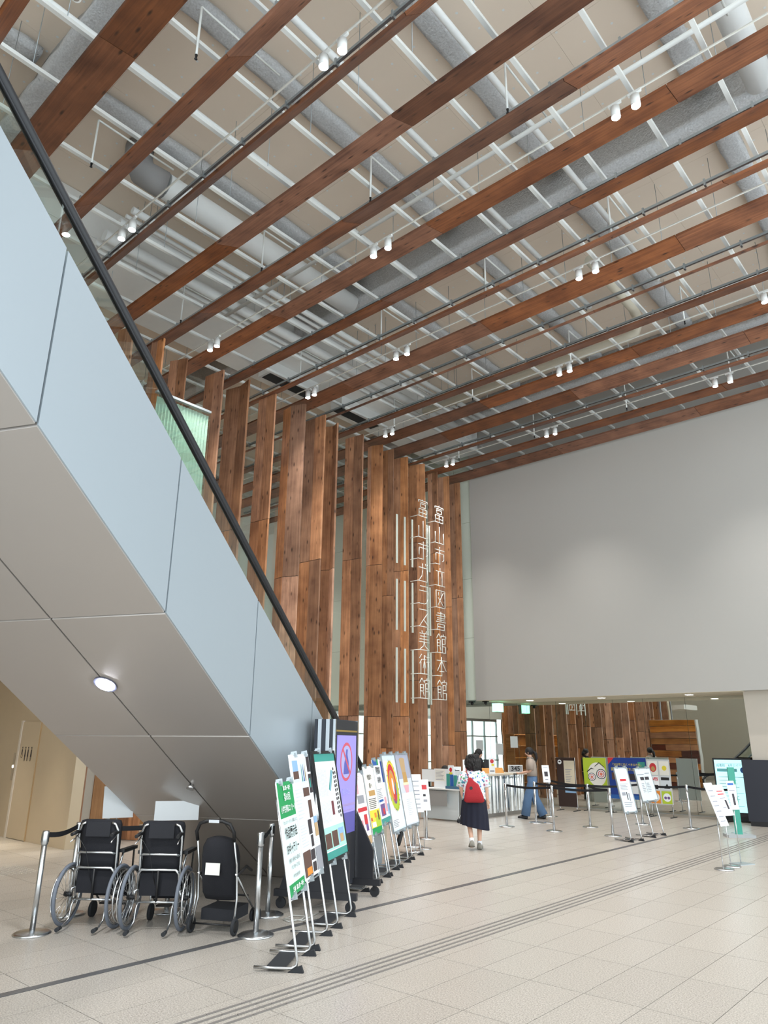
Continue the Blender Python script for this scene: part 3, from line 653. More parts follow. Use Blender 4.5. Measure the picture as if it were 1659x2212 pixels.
# ================================================================== POSTER EASELS
INK = mat('ink_black', (28, 28, 30), 0.6)
C = lambda n, *c: mat('print_'+n, c, 0.55)
GREEN = C('green', 24, 150, 84); WHITE = PAPER; GREY = C('grey', 150, 152, 160); LGREY = C('pale_grey', 206, 212, 218); SKY = C('sky', 140, 178, 214); BROWN = C('brown', 92, 66, 58); TAN = C('tan', 190, 160, 120)
RED = C('red', 200, 52, 60); YEL = C('yellow', 232, 214, 70); TEAL = C('teal', 60, 150, 140); BLUE = C('blue', 40, 96, 170); PINK = C('pink', 226, 170, 180); PURP = C('purple', 110, 84, 140); DARKP = C('dark', 52, 46, 52); MINT = C('mint', 170, 220, 208); ORNG = C('orange', 226, 140, 50); LIME = C('lime', 178, 200, 56); PALEB = C('pale_blue', 214, 230, 244); GOLD = C('gold', 190, 150, 90); DBLUE = C('deep_blue', 24, 60, 140)
def prints(parent, M, items, name='print'):
    """flat print: items (material, u0, u1, v0, v1) or (material, 'o', uc, vc, ru, rv) or (material,'p',[(u,v)..]); later ones lie above earlier ones"""
    mats = []; m = MB(M); d = 0.0006
    for it in items:
        if it[0] not in mats: mats.append(it[0])
        m.cur = mats.index(it[0]); d = min(d+0.00025, 0.0072)
        if it[1] == 'o':
            _, _, uc, vc, ru, rv_ = it; pts = [(uc+ru*math.cos(a), vc+rv_*math.sin(a)) for a in [2*math.pi*k/28 for k in range(28)]]
        elif it[1] == 'p': pts = it[2]
        else: _, u0, u1, v0, v1 = it; pts = [(u0, v0), (u1, v0), (u1, v1), (u0, v1)]
        m.quad(*[(u, -d, v) for u, v in pts])
    o = m.build(name, mats, parent); return d
TXR = Matrix.Rotation(R(90), 4, 'X')
def lettering(parent, M, body, u, v, size, m, d=0.009, **kw):
    return text('lettering', body, size, M @ Matrix.Translation((u, -d, v)) @ TXR, m, parent, **kw)
def lines(m, u0, u1, v0, v1, n, frac=.35, seed=0):
    q = random.Random(seed); h = (v1-v0)/n; out = []
    for k in range(n): out.append((m, u0, u0+(u1-u0)*q.uniform(.6, 1), v0+h*k, v0+h*k+h*frac))
    return out
def easel(label, F1, F2, u0, u1, v0, v1, tilt=11.0, frame=None, fw_=0.0, back=.34, leg_in=0.13, thick=0.012, plate=True, group='poster easels'):
    F1 = Vector((*F1, 0)); F2 = Vector((*F2, 0)); l = (F2-F1).normalized(); rz = math.atan2(l.y, l.x)
    t = thing('poster_easel', label, 'easel', F1, rz, group)
    tn = R(tilt); PM = Matrix(((1, 0, 0, 0), (0, math.cos(tn), math.sin(tn), 0), (0, -math.sin(tn), math.cos(tn), 0), (0, 0, 0, 1)))
    uc = (u0+u1)/2; hw = min((u1-u0)/2-0.03, 0.25)
    for ul in (uc-hw, uc+hw):
        lg_ = MB()
        P0 = PM @ Vector((ul, 0.02, min(1.3, v1-.1))); P1 = PM @ Vector((ul, 0.02, 0.09))
        lg_.tube([P0, P1, (ul, P1.y+0.005, 0.05), (ul, P1.y+0.04, 0.028), (ul, back*.6, 0.026), (ul, back+0.05, 0.026)], 0.0115, 10)
        lg_.build('leg', STEEL, t)
        MB().prism([(ul-.016, -0.02, 0), (ul-.016, .11, 0), (ul-.016, .05, .035), (ul-.016, 0.0, .05)], (.032, 0, 0)).build('rubber_foot', RUBBER, t)
    if plate: MB().box(uc-hw, uc+hw, .14, .3, .02, .024).build('base_plate', mat('mat_black', (44, 46, 50), .7), t)
    MB(PM).box(u0, u1, 0.0, thick, v0, v1).build('board', PAPER, t)
    MB(PM).tube([(uc-hw, .025, v0-.03), (uc+hw, .025, v0-.03)], .008, 6).build('lower_bar', STEEL, t)
    if frame:
        f = MB(PM); w_ = fw_
        for a, b, c, d in ((u0-w_, u1+w_, v1, v1+w_), (u0-w_, u1+w_, v0-w_, v0), (u0-w_, u0, v0, v1), (u1, u1+w_, v0, v1)): f.box(a, b, -.008, thick+.004, c, d)
        f.build('frame', frame, t)
    for k, (cu_, cv) in enumerate(((uc-hw*.8, v1+fw_), (uc+hw*.8, v1+fw_), (uc-hw*.8, v0-fw_), (uc+hw*.8, v0-fw_))):
        s_ = 1 if k < 2 else -1
        c_ = MB(PM); c_.box(cu_-.025, cu_+.025, -.012, .024, cv-.012 if s_ > 0 else cv-.014, cv+.014 if s_ > 0 else cv+.012); c_.box(cu_+.02, cu_+.026, -.03, .03, cv-.03, cv+.03); c_.build('clip', GALV, t)
    return t, PM
# green contest poster
t, M = easel('slim green and white poster on a steel easel, text about a children\'s drawing contest', (-4.67, 4.31), (-4.95, 4.72), .13, .66, .54, 1.43)
prints(t, M, [(C('ice', 222, 240, 240), .13, .66, .54, 1.43), (GREEN, .13, .66, 1.14, 1.43), (GREEN, .13, .66, .54, .63)])
lettering(t, M, '富山第一銀行', .41, 1.375, .042, WHITE, bold=.0008); lettering(t, M, '第63回', .395, 1.30, .072, WHITE, bold=.0008); lettering(t, M, '小学生図画コンクール', .395, 1.205, .062, WHITE, sx=.8, bold=.001)
lettering(t, M, '「わたしのマイ・タウン」を募集しました', .395, 1.10, .034, INK, sx=.75); lettering(t, M, '作品展示会', .395, 1.01, .098, INK, sx=.85, bold=.0012); lettering(t, M, '5Fギャラリー', .395, .885, .088, INK, sx=.8, bold=.0012)
lettering(t, M, '会期：8月9日〜8月24日', .395, .80, .04, INK, sx=.9); lettering(t, M, '10：00〜17：00', .395, .745, .042, INK, sx=.9); lettering(t, M, '小学生の絵を展示', .395, .675, .03, INK)
lettering(t, M, '主催 / 富山第一銀行', .395, .585, .042, WHITE, bold=.001)
# white photo poster
t, M = easel('wide white poster with many small photos on a steel easel, behind the green poster', (-5.06, 4.88), (-5.34, 5.31), .0, .72, .57, 1.655)
M = M @ Matrix.Diagonal((.9, 1, 1, 1))
it = [(WHITE, .0, .80, .57, 1.655), (SKY, .06, .28, 1.5, 1.6), (BROWN, .06, .28, 1.42, 1.5), (LGREY, .06, .28, 1.40, 1.43), (PALEB, .34, .62, 1.3, 1.62), (BROWN, .36, .62, 1.26, 1.34), (DARKP, .66, .79, 1.48, 1.64), (DARKP, .66, .79, 1.28, 1.46), (TEAL, .69, .74, 1.33, 1.42),
      (BROWN, .50, .64, 1.06, 1.22), (DARKP, .38, .52, .92, 1.05), (DARKP, .42, .52, .81, .91), (SKY, .64, .78, 1.0, 1.06), (TAN, .64, .78, .88, 1.0), (GREY, .54, .79, .59, .79), (BROWN, .02, .32, .59, .8), (ORNG, .10, .30, .60, .66), (DARKP, .34, .50, .7, .79), (DARKP, .36, .5, .6, .68)]
for k, u in enumerate((.40, .47, .54)): it.append(((TEAL, DBLUE, GOLD)[k], 'p', [(u-.015, 1.4), (u+.015, 1.4), (u+.004, 1.56), (u-.004, 1.56)]))
it += lines(LGREY, .04, .3, 1.08, 1.36, 9, seed=1)+lines(LGREY, .04, .3, .84, 1.04, 8, seed=2)+lines(LGREY, .55, .78, .82, .87, 3, seed=3)
prints(t, M, it)
# black framed newspaper poster
t, M = easel('black framed newspaper page poster with teal bands on a steel easel', (-5.44, 5.50), (-5.75, 6.08), .07, .80, .62, 1.65, frame=BLACK, fw_=.03)
it = [(WHITE, .07, .80, .62, 1.65), (TEAL, .07, .80, 1.57, 1.65), (MINT, .07, .80, .70, .92), (TEAL, .07, .80, .62, .69), (BROWN, .10, .30, .72, .86), (BROWN, .33, .53, .72, .87), (SKY, .56, .76, .74, .88), (TAN, .6, .72, .74, .82), (C('maroon', 110, 50, 60), .46, .54, 1.02, 1.16)]
it += [(TEAL, 'p', [(.44, 1.28), (.50, 1.26), (.66, 1.46), (.60, 1.48)]), (SKY, 'p', [(.46, 1.27), (.48, 1.26), (.63, 1.46), (.61, 1.47)])]
for k in range(7): it += lines(LGREY, .11+.045*k, .15+.045*k, 1.22, 1.5, 22, .5, k)+lines(LGREY, .11+.045*k, .15+.045*k, .96, 1.18, 18, .5, k+9)
for k in range(11): it.append((DARKP, .66, .69, 1.02+.045*k, 1.05+.045*k)); it.append((DARKP, .72, .75, .98+.045*k, 1.01+.045*k))
prints(t, M, it)
# second row, beyond the display cabinet
t, M = easel('pale pink event poster on an easel, half hidden behind the black display cabinet', (-6.5, 7.1), (-6.72, 7.55), .05, .58, .48, 1.38)
prints(t, M, [(C('blush', 244, 236, 238), .05, .58, .48, 1.38), (PINK, .08, .3, 1.12, 1.28), (GREY, .2, .48, 1.0, 1.1), (RED, .15, .55, .90, .95), (RED, .36, .5, .74, .86), (PURP, .4, .5, .66, .74), (PINK, .1, .3, .62, .8), (TAN, .3, .56, .5, .6)]+lines(PINK, .1, .5, 1.29, 1.35, 3, seed=4))
t, M = easel('white and yellow story event poster on an easel with a green foot band', (-6.75, 7.6), (-6.97, 8.05), .10, .58, .58, 1.45)
prints(t, M, [(C('cream', 240, 236, 226), .10, .58, .58, 1.45), (GOLD, .2, .5, 1.06, 1.13), (YEL, .10, .58, .64, .88), (LIME, .34, .58, .66, .80), (ORNG, .3, .4, .78, .84), (GREEN, .10, .58, .58, .66), (BROWN, .46, .52, .74, .86), (WHITE, .14, .32, .67, .73), (RED, .12, .18, .75, .79)]+lines(DARKP, .14, .5, .9, 1.04, 6, seed=5))
lettering(t, M, '物語の', .32, 1.30, .075, INK, sx=.9, bold=.001); lettering(t, M, '扉へ', .32, 1.19, .075, INK, sx=.9, bold=.001)
t, M = easel('blue and white library event poster on an easel, between the yellow and the flame-ring posters', (-7.0, 8.12), (-7.26, 8.58), .04, .64, .66, 1.53)
M = M @ Matrix.Translation((.055, 0, 0)) @ Matrix.Diagonal((.857, 1, 1, 1))
prints(t, M, [(WHITE, -.02, .68, .66, 1.53), (BLUE, -.02, .3, 1.45, 1.53), (GREEN, .3, .42, 1.45, 1.53), (DBLUE, .56, .68, 1.2, 1.5), (PURP, .06, .4, .76, .92), (RED, .2, .34, .78, .86), (TEAL, -.02, .68, .66, .73), (BLUE, .02, .36, .95, .98), (PINK, .44, .6, .8, 1.0), (SKY, .58, .68, .76, .9)]+lines(GREY, .0, .4, 1.0, 1.14, 6, seed=6))
lettering(t, M, '図書館', .27, 1.37, .11, INK, bold=.0012); lettering(t, M, '探検隊!', .27, 1.24, .09, INK, sx=.9, bold=.001)
t, M = easel('white poster with a multicoloured flaming oval ring on an easel', (-7.33, 8.73), (-7.56, 9.2), -.04, .72, .50, 1.58, frame=GALV, fw_=.025)
it = [(PALEB, -.04, .72, .5, 1.58), (WHITE, -.02, .70, .52, 1.5), (YEL, 'o', .36, 1.14, .29, .36), (LIME, 'o', .39, 1.04, .25, .28), (ORNG, 'o', .35, 1.16, .23, .29), (RED, 'o', .35, 1.2, .21, .25), (GOLD, 'o', .34, 1.11, .18, .25), (PURP, 'o', .37, 1.02, .12, .16), (ORNG, 'o', .33, 1.12, .13, .19), (RED, 'o', .38, 1.02, .08, .13), (WHITE, 'o', .35, 1.12, .05, .12), (TEAL, 'o', .5, 1.08, .03, .1)]
for k in range(26):
    a = 2*math.pi*k/26; it.append(((YEL, LIME, ORNG, TEAL)[k % 4], 'p', [(.36+.28*math.cos(a-.05), 1.13+.34*math.sin(a-.05)), (.36+.28*math.cos(a+.05), 1.13+.34*math.sin(a+.05)), (.36+.34*math.cos(a+.12), 1.13+.41*math.sin(a+.12))]))
it += lines(GREY, .02, .4, .55, .66, 5, seed=7)
prints(t, M, it)
t, M = easel('grey poster of a tall shell-like glass vase on an easel, last of its row', (-7.69, 9.45), (-7.86, 9.87), -.02, .65, .50, 1.58, frame=GALV, fw_=.025)
prints(t, M, [(C('mist', 168, 172, 190), -.02, .65, .5, 1.58), (C('mist2', 212, 218, 228), -.02, .65, .5, 1.2), (WHITE, -.02, .65, .52, .98), (TAN, 'p', [(.16, 1.5), (.44, 1.5), (.40, 1.24), (.45, 1.12), (.2, 1.12), (.22, 1.26)]), (GOLD, 'p', [(.22, 1.3), (.42, 1.3), (.44, 1.14), (.22, 1.14)]), (PINK, 'p', [(.17, 1.12), (.46, 1.12), (.40, .98), (.25, .98)]), (C('cream2', 250, 236, 190), .18, .46, 1.10, 1.14), (TAN, 'o', .30, 1.5, .14, .03)]+lines(LGREY, .2, .46, .64, .9, 9, seed=8))

# white notice easels in the queue
t, M = easel('narrow white notice easel with red lettering, by the queue posts', (-6.09, 13.88), (-5.99, 14.42), .06, .46, .53, 1.32, frame=GALV, fw_=.02, group='white notice easels')
prints(t, M, [(C('cool_white', 222, 234, 240), .06, .46, .53, 1.32), (RED, .16, .36, 1.08, 1.12), (GREY, .12, .24, .82, .88), (DARKP, .26, .29, .74, .88), (GREY, .32, .36, .72, .86)]+lines(GREY, .12, .4, .92, 1.05, 5, seed=10)+lines(GREY, .12, .4, .62, .72, 3, seed=11))
t, M = easel('white notice easel with two black header bars, beyond the narrow one', (-6.04, 15.28), (-6.03, 15.71), -.42, .31, .68, 1.29, frame=GALV, fw_=.02, group='white notice easels')
prints(t, M, [(C('cool_white', 222, 234, 240), -.42, .31, .68, 1.29), (DARKP, -.26, -.08, 1.07, 1.13), (DARKP, -.04, .16, 1.07, 1.13), (DARKP, -.07, -.06, .82, 1.06)]+lines(GREY, -.26, -.1, .84, 1.03, 6, seed=12)+lines(GREY, -.03, .16, .84, 1.03, 6, seed=13)+[(GREY, -.36, -.05, 1.17, 1.185), (GREY, .0, .22, 1.19, 1.205)])

# ================================================================== NOTICE POLES
def pole_sign(label, x, y, nrm, w_, z0, z1, lean, items=(), base=.13, group='notice poles', square=False, txt=None):
    rz = math.atan2(nrm[1], nrm[0])+R(90)
    t = thing('notice_pole', label, 'notice stand', (x, y, 0), rz, group)
    if square: MB().box(-.15, .15, -.11, .11, 0, .012).build('base', GALV, t)
    else: MB().lathe([(.001, 0), (base, 0), (base, .012), (base*.9, .018), (.001, .02)], 26).build('base', STEEL, t)
    zm = (z0+z1)/2; MB().tube([(0, .015, .015), (0, .015, zm)], .0075, 8).build('pole', STEEL, t)
    tn = R(lean); M = Matrix.Translation((0, 0, zm)) @ Matrix.Rotation(-tn, 4, 'X')
    h = (z1-z0)/math.cos(tn)/2
    MB(M).box(-w_/2, w_/2, 0, .006, -h, h).build('board', PAPER, t)
    its = [(mm, a*w_, b*w_, c*h, d*h) for mm, a, b, c, d in ([(PAPER, -.5, .5, -1, 1)]+list(items) if items else [])]
    if its: prints(t, M, its)
    return t, M, h
tx = lambda s: [(GREY, -.3, .3, v, v+.05) for v in (-.8, -.6, -.35, -.1, .1, .35, .6)] if s == 0 else [(RED, -.35, .3, .55, .62), (RED, -.35, .3, .35, .42), (GREY, -.3, .3, .1, .15), (DARKP, .1, .3, -.6, .0), (GREY, -.35, 0, -.5, -.45)]
pole_sign('slim white paper notice on a thin pole, first of three by the guide strip', -3.85, 11.97, (.97, -.25), .21, .60, 1.19, 19, tx(0), .14)
pole_sign('white paper notice with red lines on a thin pole by the guide strip', -3.85, 12.33, (.97, -.25), .25, .72, 1.15, 19, tx(1), .13)
pole_sign('narrow clear-cased notice on a thin pole with square base by the guide strip', -3.82, 12.72, (.9, -.43), .16, .78, 1.20, 6, [(BLUE, -.4, .4, .7, .85), (DARKP, -.1, .2, -.7, .1), (GREY, -.4, .4, .3, .35)], square=True)
pole_sign('white paper notice with a round dark mark on a thin pole in the queue', -8.89, 15.91, (.7, -.7), .17, .88, 1.26, 14, [(GREY, -.3, .3, .7, .75), (DARKP, -.25, .25, -.3, .25), (GREY, -.2, .2, -.7, -.6)], .12)
pole_sign('white paper notice with a small red square on a thin pole, by the seashell poster', -8.34, 10.57, (.85, -.5), .2, .62, 1.12, 14, [(RED, -.25, .3, .35, .65), (DARKP, -.1, .15, -.1, .05), (GREY, -.1, .25, -.45, -.3)], .12)
pole_sign('tall white paper notice on a thin pole right behind the seashell poster', -8.24, 10.21, (.85, -.5), .24, .62, 1.22, 14, tx(0), .12)
pole_sign('blank white sheet on a pole behind the wheelchair next to the stroller', -7.76, 5.16, (.83, -.55), .5, .86, 1.07, 3, (), .1)
pole_sign('tilted white sheet on a pole behind the belt, between the wheelchairs', -8.72, 4.95, (.95, -.3), .36, .84, 1.2, 14, (), .1)

# ================================================================== DISPLAY CABINET ON CASTERS (purple screen)
CAB = mat('cabinet_black', (38, 39, 44), 0.5); CABS = mat('cabinet_side', (54, 58, 66), 0.55)
kn = Vector((.905, .425)); kl = Vector((-.425, .905)); rz = math.atan2(kl.y, kl.x)
t = thing('display_cabinet', 'tall black display cabinet on casters with a purple screen beside the escalator', 'display cabinet', (-5.95, 6.16, 0), rz)
W_ = .95
for gx in (0.0, W_-.05):
    MB().prism([(gx, -.03, .19), (gx, .78, .19), (gx, .62, .62), (gx, .30, .95), (gx, .20, .95), (gx, -.03, .5)], (.04, 0, 0)).build('end_panel', CAB, t)
    MB().box(gx-.01, gx+.05, -.12, .84, .12, .19).build('base_beam', CAB, t)
    for yy in (-.05, .76):
        c = MB(); c.tube([(gx+.0, yy, .055), (gx+.04, yy, .055)], .055, 18); cw = c.build('caster', RUBBER, t)
        MB().box(gx-.004, gx+.044, yy-.02, yy+.02, .07, .12).build('caster_fork', DARKM, cw)
MB().box(.06, W_-.06, .22, .45, .14, 2.0).build('cabinet_body', CABS, t)
for xx in (.05, W_-.08): MB().box(xx, xx+.03, .185, .215, .2, 2.0).build('edge_strip', CHROME, t)
for yy in (.26, .36): MB().box(.052, .058, yy, yy+.045, .2, 2.0).build('side_strip', CHROME, t)
MB().box(.09, W_-.09, .19, .22, .2, 1.99).build('bezel', CAB, t)
MB().box(.09, W_-.09, .186, .19, 1.86, 1.88).build('gold_strip', mat('brass', (190, 160, 90), .4, metal=.7), t)
scr = MB().box(.13, W_-.13, .184, .19, .72, 1.82).build('screen', mat('screen_purple', (134, 126, 196), .25, emit=.55, ecol=(128, 120, 205)), t)
I4 = Matrix.Translation((0, .184, 0))
prints(t, I4, [(C('screen_dark', 96, 92, 170), .13, .82, .72, .95), (C('screen_band', 168, 150, 206), .13, .82, 1.02, 1.05), (C('screen_band', 168, 150, 206), .13, .82, .97, .98), (C('no_entry', 206, 92, 110), 'o', .46, 1.52, .22, .22), (C('screen_lit', 172, 172, 226), 'o', .46, 1.52, .185, .185), (C('screen_blue', 90, 96, 176), 'p', [(.36, 1.38), (.56, 1.38), (.54, 1.52), (.49, 1.6), (.5, 1.66), (.44, 1.66), (.42, 1.58), (.38, 1.5)]), (C('no_entry', 206, 92, 110), 'p', [(.31, 1.65), (.34, 1.67), (.62, 1.39), (.59, 1.37)])], 'screen_picture')
lettering(t, I4, '撮影禁止', .46, 1.18, .07, C('screen_lit', 172, 172, 226), d=.004)
cb = MB(); cb.tube([(-6.2, 5.5, .01), (-6.08, 5.47, .01), (-6.05, 5.62, .01), (-6.12, 5.74, .01), (-6.25, 5.68, .01), (-6.18, 5.5, .015), (-6.0, 5.6, .01), (-6.15, 5.95, .01)], .006, 6)
tag(cb.build('power_cord', mat('cord_grey', (190, 190, 184), .6)), 'pale power cord coiled on the floor beside the black display cabinet', 'cord')
# ================================================================== WHEELCHAIRS
def circ(c, ax, r, n=36):
    out = []
    for k in range(n):
        a = 2*math.pi*k/n; p = [0, 0, 0]; o = [i for i in range(3) if i != ax]
        p[o[0]] = r*math.cos(a); p[o[1]] = r*math.sin(a); out.append(Vector(c)+Vector(p))
    return out
def big_wheel(parent, x, r, out):
    w_ = MB().tube(circ((x, 0, r), 0, r-.017), .017, 10, closed=True).build('wheel', TIRE, parent)
    MB().tube(circ((x, 0, r), 0, r-.042), .011, 8, closed=True).build('rim', STEEL, w_)
    MB().tube(circ((x+out*.045, 0, r), 0, r-.055), .0085, 8, closed=True).build('hand_rim', CHROME, w_)
    sp_ = MB()
    for k in range(26):
        a = 2*math.pi*k/26; sp_.tube([(x+(.018 if k % 2 else -.018), .02*math.cos(a+1), r+.02*math.sin(a+1)), (x, (r-.045)*math.cos(a), r+(r-.045)*math.sin(a))], .0018, 4)
    sp_.build('spokes', STEEL, w_, kind='stuff')
    MB().tube([(x-.035, 0, r), (x+.035, 0, r)], .022, 12).build('hub', DARKM, w_)
CHAR = mat('charcoal_fabric', (32, 33, 38), 0.9, bump=.3, bscale=260)
def wheelchair(label, loc, rz):
    t = thing('wheelchair', label, 'wheelchair', loc, rz, 'wheelchairs under the escalator')
    r = .285
    for s_ in (-1, 1): big_wheel(t, s_*.265, r, s_)
    # back upholstery with a bulging top
    rings = []
    for z, hw, y in ((.44, .19, .03), (.6, .195, .02), (.72, .2, .0), (.84, .21, -.02), (.93, .215, -.035), (.965, .2, -.035), (.975, .17, -.03)):
        rings.append([Vector((-hw, y+.012, z)), Vector((-hw*.6, y-.012, z)), Vector((hw*.6, y-.012, z)), Vector((hw, y+.012, z)), Vector((hw, y+.05, z)), Vector((-hw, y+.05, z))])
    MB().loft(rings).build('backrest', NAVYF, t)
    MB().box(-.125, .125, -.062, -.045, .82, .955).build('back_pocket_flap', CHAR, t)
    MB().box(-.185, .185, -.01, .012, .30, .50).build('skirt_panel', NAVYF, t)
    MB().box(-.2, .2, .05, .45, .435, .475).build('seat', NAVYF, t)
    MB().box(-.2, .2, .42, .46, .2, .44).build('calf_strap', NAVYF, t)
    for s_ in (-1, 1):
        MB().tube([(s_*.2, .03, .2), (s_*.2, .0, .5), (s_*.205, -.03, .78), (s_*.2, -.04, .88), (s_*.175, -.05, .935), (s_*.135, -.055, .95)], .0125, 10).build('back_tube', STEEL, t)
        h = MB().tube([(s_*.2, -.04, .86), (s_*.2, -.09, .865), (s_*.205, -.19, .85)], .0175, 10).build('push_grip', BLACK, t)
        MB().tube([(s_*.2, -.06, .84), (s_*.2, -.12, .81), (s_*.21, -.19, .785)], .006, 6).build('brake_lever', CHROME, h)
        MB().tube([(s_*.235, 0, r), (s_*.22, -.02, .34), (s_*.21, .42, .34), (s_*.21, .5, .2), (s_*.19, .56, .12)], .012, 8).build('side_frame', STEEL, t)
        MB().tube([(s_*.205, .05, .48), (s_*.225, .08, .66), (s_*.225, .34, .66), (s_*.21, .38, .48)], .011, 8).build('arm_frame', STEEL, t)
        MB().box(s_*.225-.028, s_*.225+.028, .04, .36, .665, .695).build('armrest', BLACK, t)
        MB().tube([(s_*.175, .0, .27), (s_*.175, -.08, .2), (s_*.175, -.1, .09), (s_*.18, -.19, .045), (s_*.18, -.24, .04)], .0095, 8).build('tipping_lever', STEEL, t)
        MB().tube([(s_*.18, -.225, .04), (s_*.18, -.30, .035)], [.016, .02], 10).build('lever_tip', RUBBER, t)
        cw = MB().tube([(s_*.19-.015, .42, .075), (s_*.19+.015, .42, .075)], .075, 20).build('front_caster', RUBBER, t)
        MB().tube([(s_*.19, .42, .075), (s_*.19, .38, .2), (s_*.2, .38, .33)], .01, 8).build('caster_fork', STEEL, cw)
        MB().box(s_*.1-.075, s_*.1+.075, .52, .66, .1, .115).build('footplate', BLACK, t)
    MB().tube([(-.19, -.03, .66), (-.16, -.055, .675), (.16, -.055, .675), (.19, -.03, .66)], .0115, 10).build('upper_bar', STEEL, t)
    MB().tube([(-.205, .0, .36), (-.2, -.03, .5), (-.17, -.04, .535), (.17, -.04, .535), (.2, -.03, .5), (.205, .0, .36)], .0125, 10).build('bent_bar', STEEL, t)
    for yy, zz in ((-.03, .25), (.12, .3)): MB().tube([(-.2, yy, zz), (.2, yy, zz)], .011, 8).build('axle_bar', STEEL, t)
    MB().tube([(0, -.045, .53), (0, -.03, .25)], .012, 8).build('lock_strut', BLACK, t)
    MB().tube([(-.17, .02, .3), (.17, .3, .42)], .011, 8).build('cross_brace', STEEL, t); MB().tube([(.17, .05, .3), (-.17, .33, .42)], .011, 8).build('cross_brace', STEEL, t)
    MB().tube([(-.19, -.09, .83), (-.1, -.07, .7), (-.06, -.03, .5), (-.02, .0, .35)], .003, 5).build('brake_cable', BLACK, t)
    return t
wheelchair('folding wheelchair with black seat cloth, next to the barrier post away from the stroller', (-7.355, 4.015, 0), math.atan2(.31, .43))
wheelchair('folding wheelchair with black seat cloth, next to the stroller', (-6.78, 4.375, 0), math.atan2(.33, .40))

# ================================================================== STROLLER
t = thing('stroller', 'black folding stroller with an arched handle and a paper tag on its back', 'stroller', (-6.255, 4.665, 0), R(27))
def small_wheel(x, y, r, wd):
    w_ = MB().tube(circ((x, y, r), 0, r-.016), .016, 8, closed=True).build('wheel', RUBBER, t)
    hb = MB(); hb.tube([(x-wd/2, y, r), (x+wd/2, y, r)], r*.62, 16); hb.build('hub', BLACK, w_)
for s_ in (-1, 1):
    small_wheel(s_*.225, 0, .075, .03)
    for dx in (-.028, .028): small_wheel(s_*.17+dx, .60, .062, .02)
    MB().tube([(s_*.215, 0, .08), (s_*.205, .06, .3), (s_*.2, .02, .6), (s_*.195, -.06, .83)], .0105, 8).build('push_tube', STEEL, t)
    MB().tube([(s_*.2, .02, .52), (s_*.185, .3, .3), (s_*.17, .58, .1)], .0105, 8).build('front_tube', STEEL, t)
    MB().tube([(s_*.2, .03, .5), (s_*.2, .25, .56), (s_*.19, .4, .5)], .014, 8).build('side_rail', BLACK, t)
MB().tube([(-.195, -.06, .82), (-.2, -.085, .9), (-.16, -.1, .975), (-.08, -.105, 1.0), (.08, -.105, 1.0), (.16, -.1, .975), (.2, -.085, .9), (.195, -.06, .82)], .017, 10).build('handle', BLACK, t)
MB().box(-.055, .055, -.128, -.12, .985, 1.012).build('handle_badge', mat('badge_silver', (196, 198, 200), .35, metal=.8), t)
rings = []
for z, hw, y, dp in ((.28, .16, .1, .06), (.34, .18, .06, .1), (.5, .19, .03, .14), (.66, .19, .0, .16), (.76, .175, -.015, .14), (.83, .13, -.02, .1), (.85, .06, -.01, .05)):
    rings.append([Vector((hw*math.cos(a), y+dp*.5+dp*math.sin(a), z)) for a in [2*math.pi*k/16 for k in range(16)]])
MB().loft(rings).build('seat_shell', NAVYF, t)
MB().box(-.075, .075, -.088, -.082, .52, .625).build('paper_tag', mat('tag_paper', (226, 226, 218), .7), t)
MB().box(-.17, .17, .08, .42, .10, .2).build('basket', CHAR, t)
MB().tube([(-.21, 0, .085), (.21, 0, .085)], .008, 8).build('rear_axle', BLACK, t); MB().tube([(-.17, .4, .27), (.17, .4, .27)], .01, 8).build('crossbar', BLACK, t)

# ================================================================== PEOPLE
def skin(V, Ed, rad, sub=2):
    me = bpy.data.meshes.new('body'); names = list(V); ix = {n: i for i, n in enumerate(names)}
    me.from_pydata([V[n] for n in names], [(ix[a], ix[b]) for a, b in Ed], [])
    o = bpy.data.objects.new('body', me); COL.objects.link(o)
    md = o.modifiers.new('s', 'SKIN'); md.use_smooth_shade = True
    for n in names:
        d = me.skin_vertices[0].data[ix[n]]; q = rad[n]; d.radius = (q, q) if not isinstance(q, tuple) else q; d.use_root = (n == 'pelvis')
    ss = o.modifiers.new('ss', 'SUBSURF'); ss.levels = sub; ss.render_levels = sub
    bpy.context.view_layer.update()
    m2 = bpy.data.meshes.new_from_object(o.evaluated_get(bpy.context.evaluated_depsgraph_get())); bpy.data.objects.remove(o)
    for p in m2.polygons: p.use_smooth = True
    return m2
SKIN_ = mat('skin_light', (214, 170, 146), .6); HAIR = mat('hair_black', (22, 18, 18), .55, bump=.6, bscale=90); WSOCK = mat('sock_white', (228, 228, 230), .8)
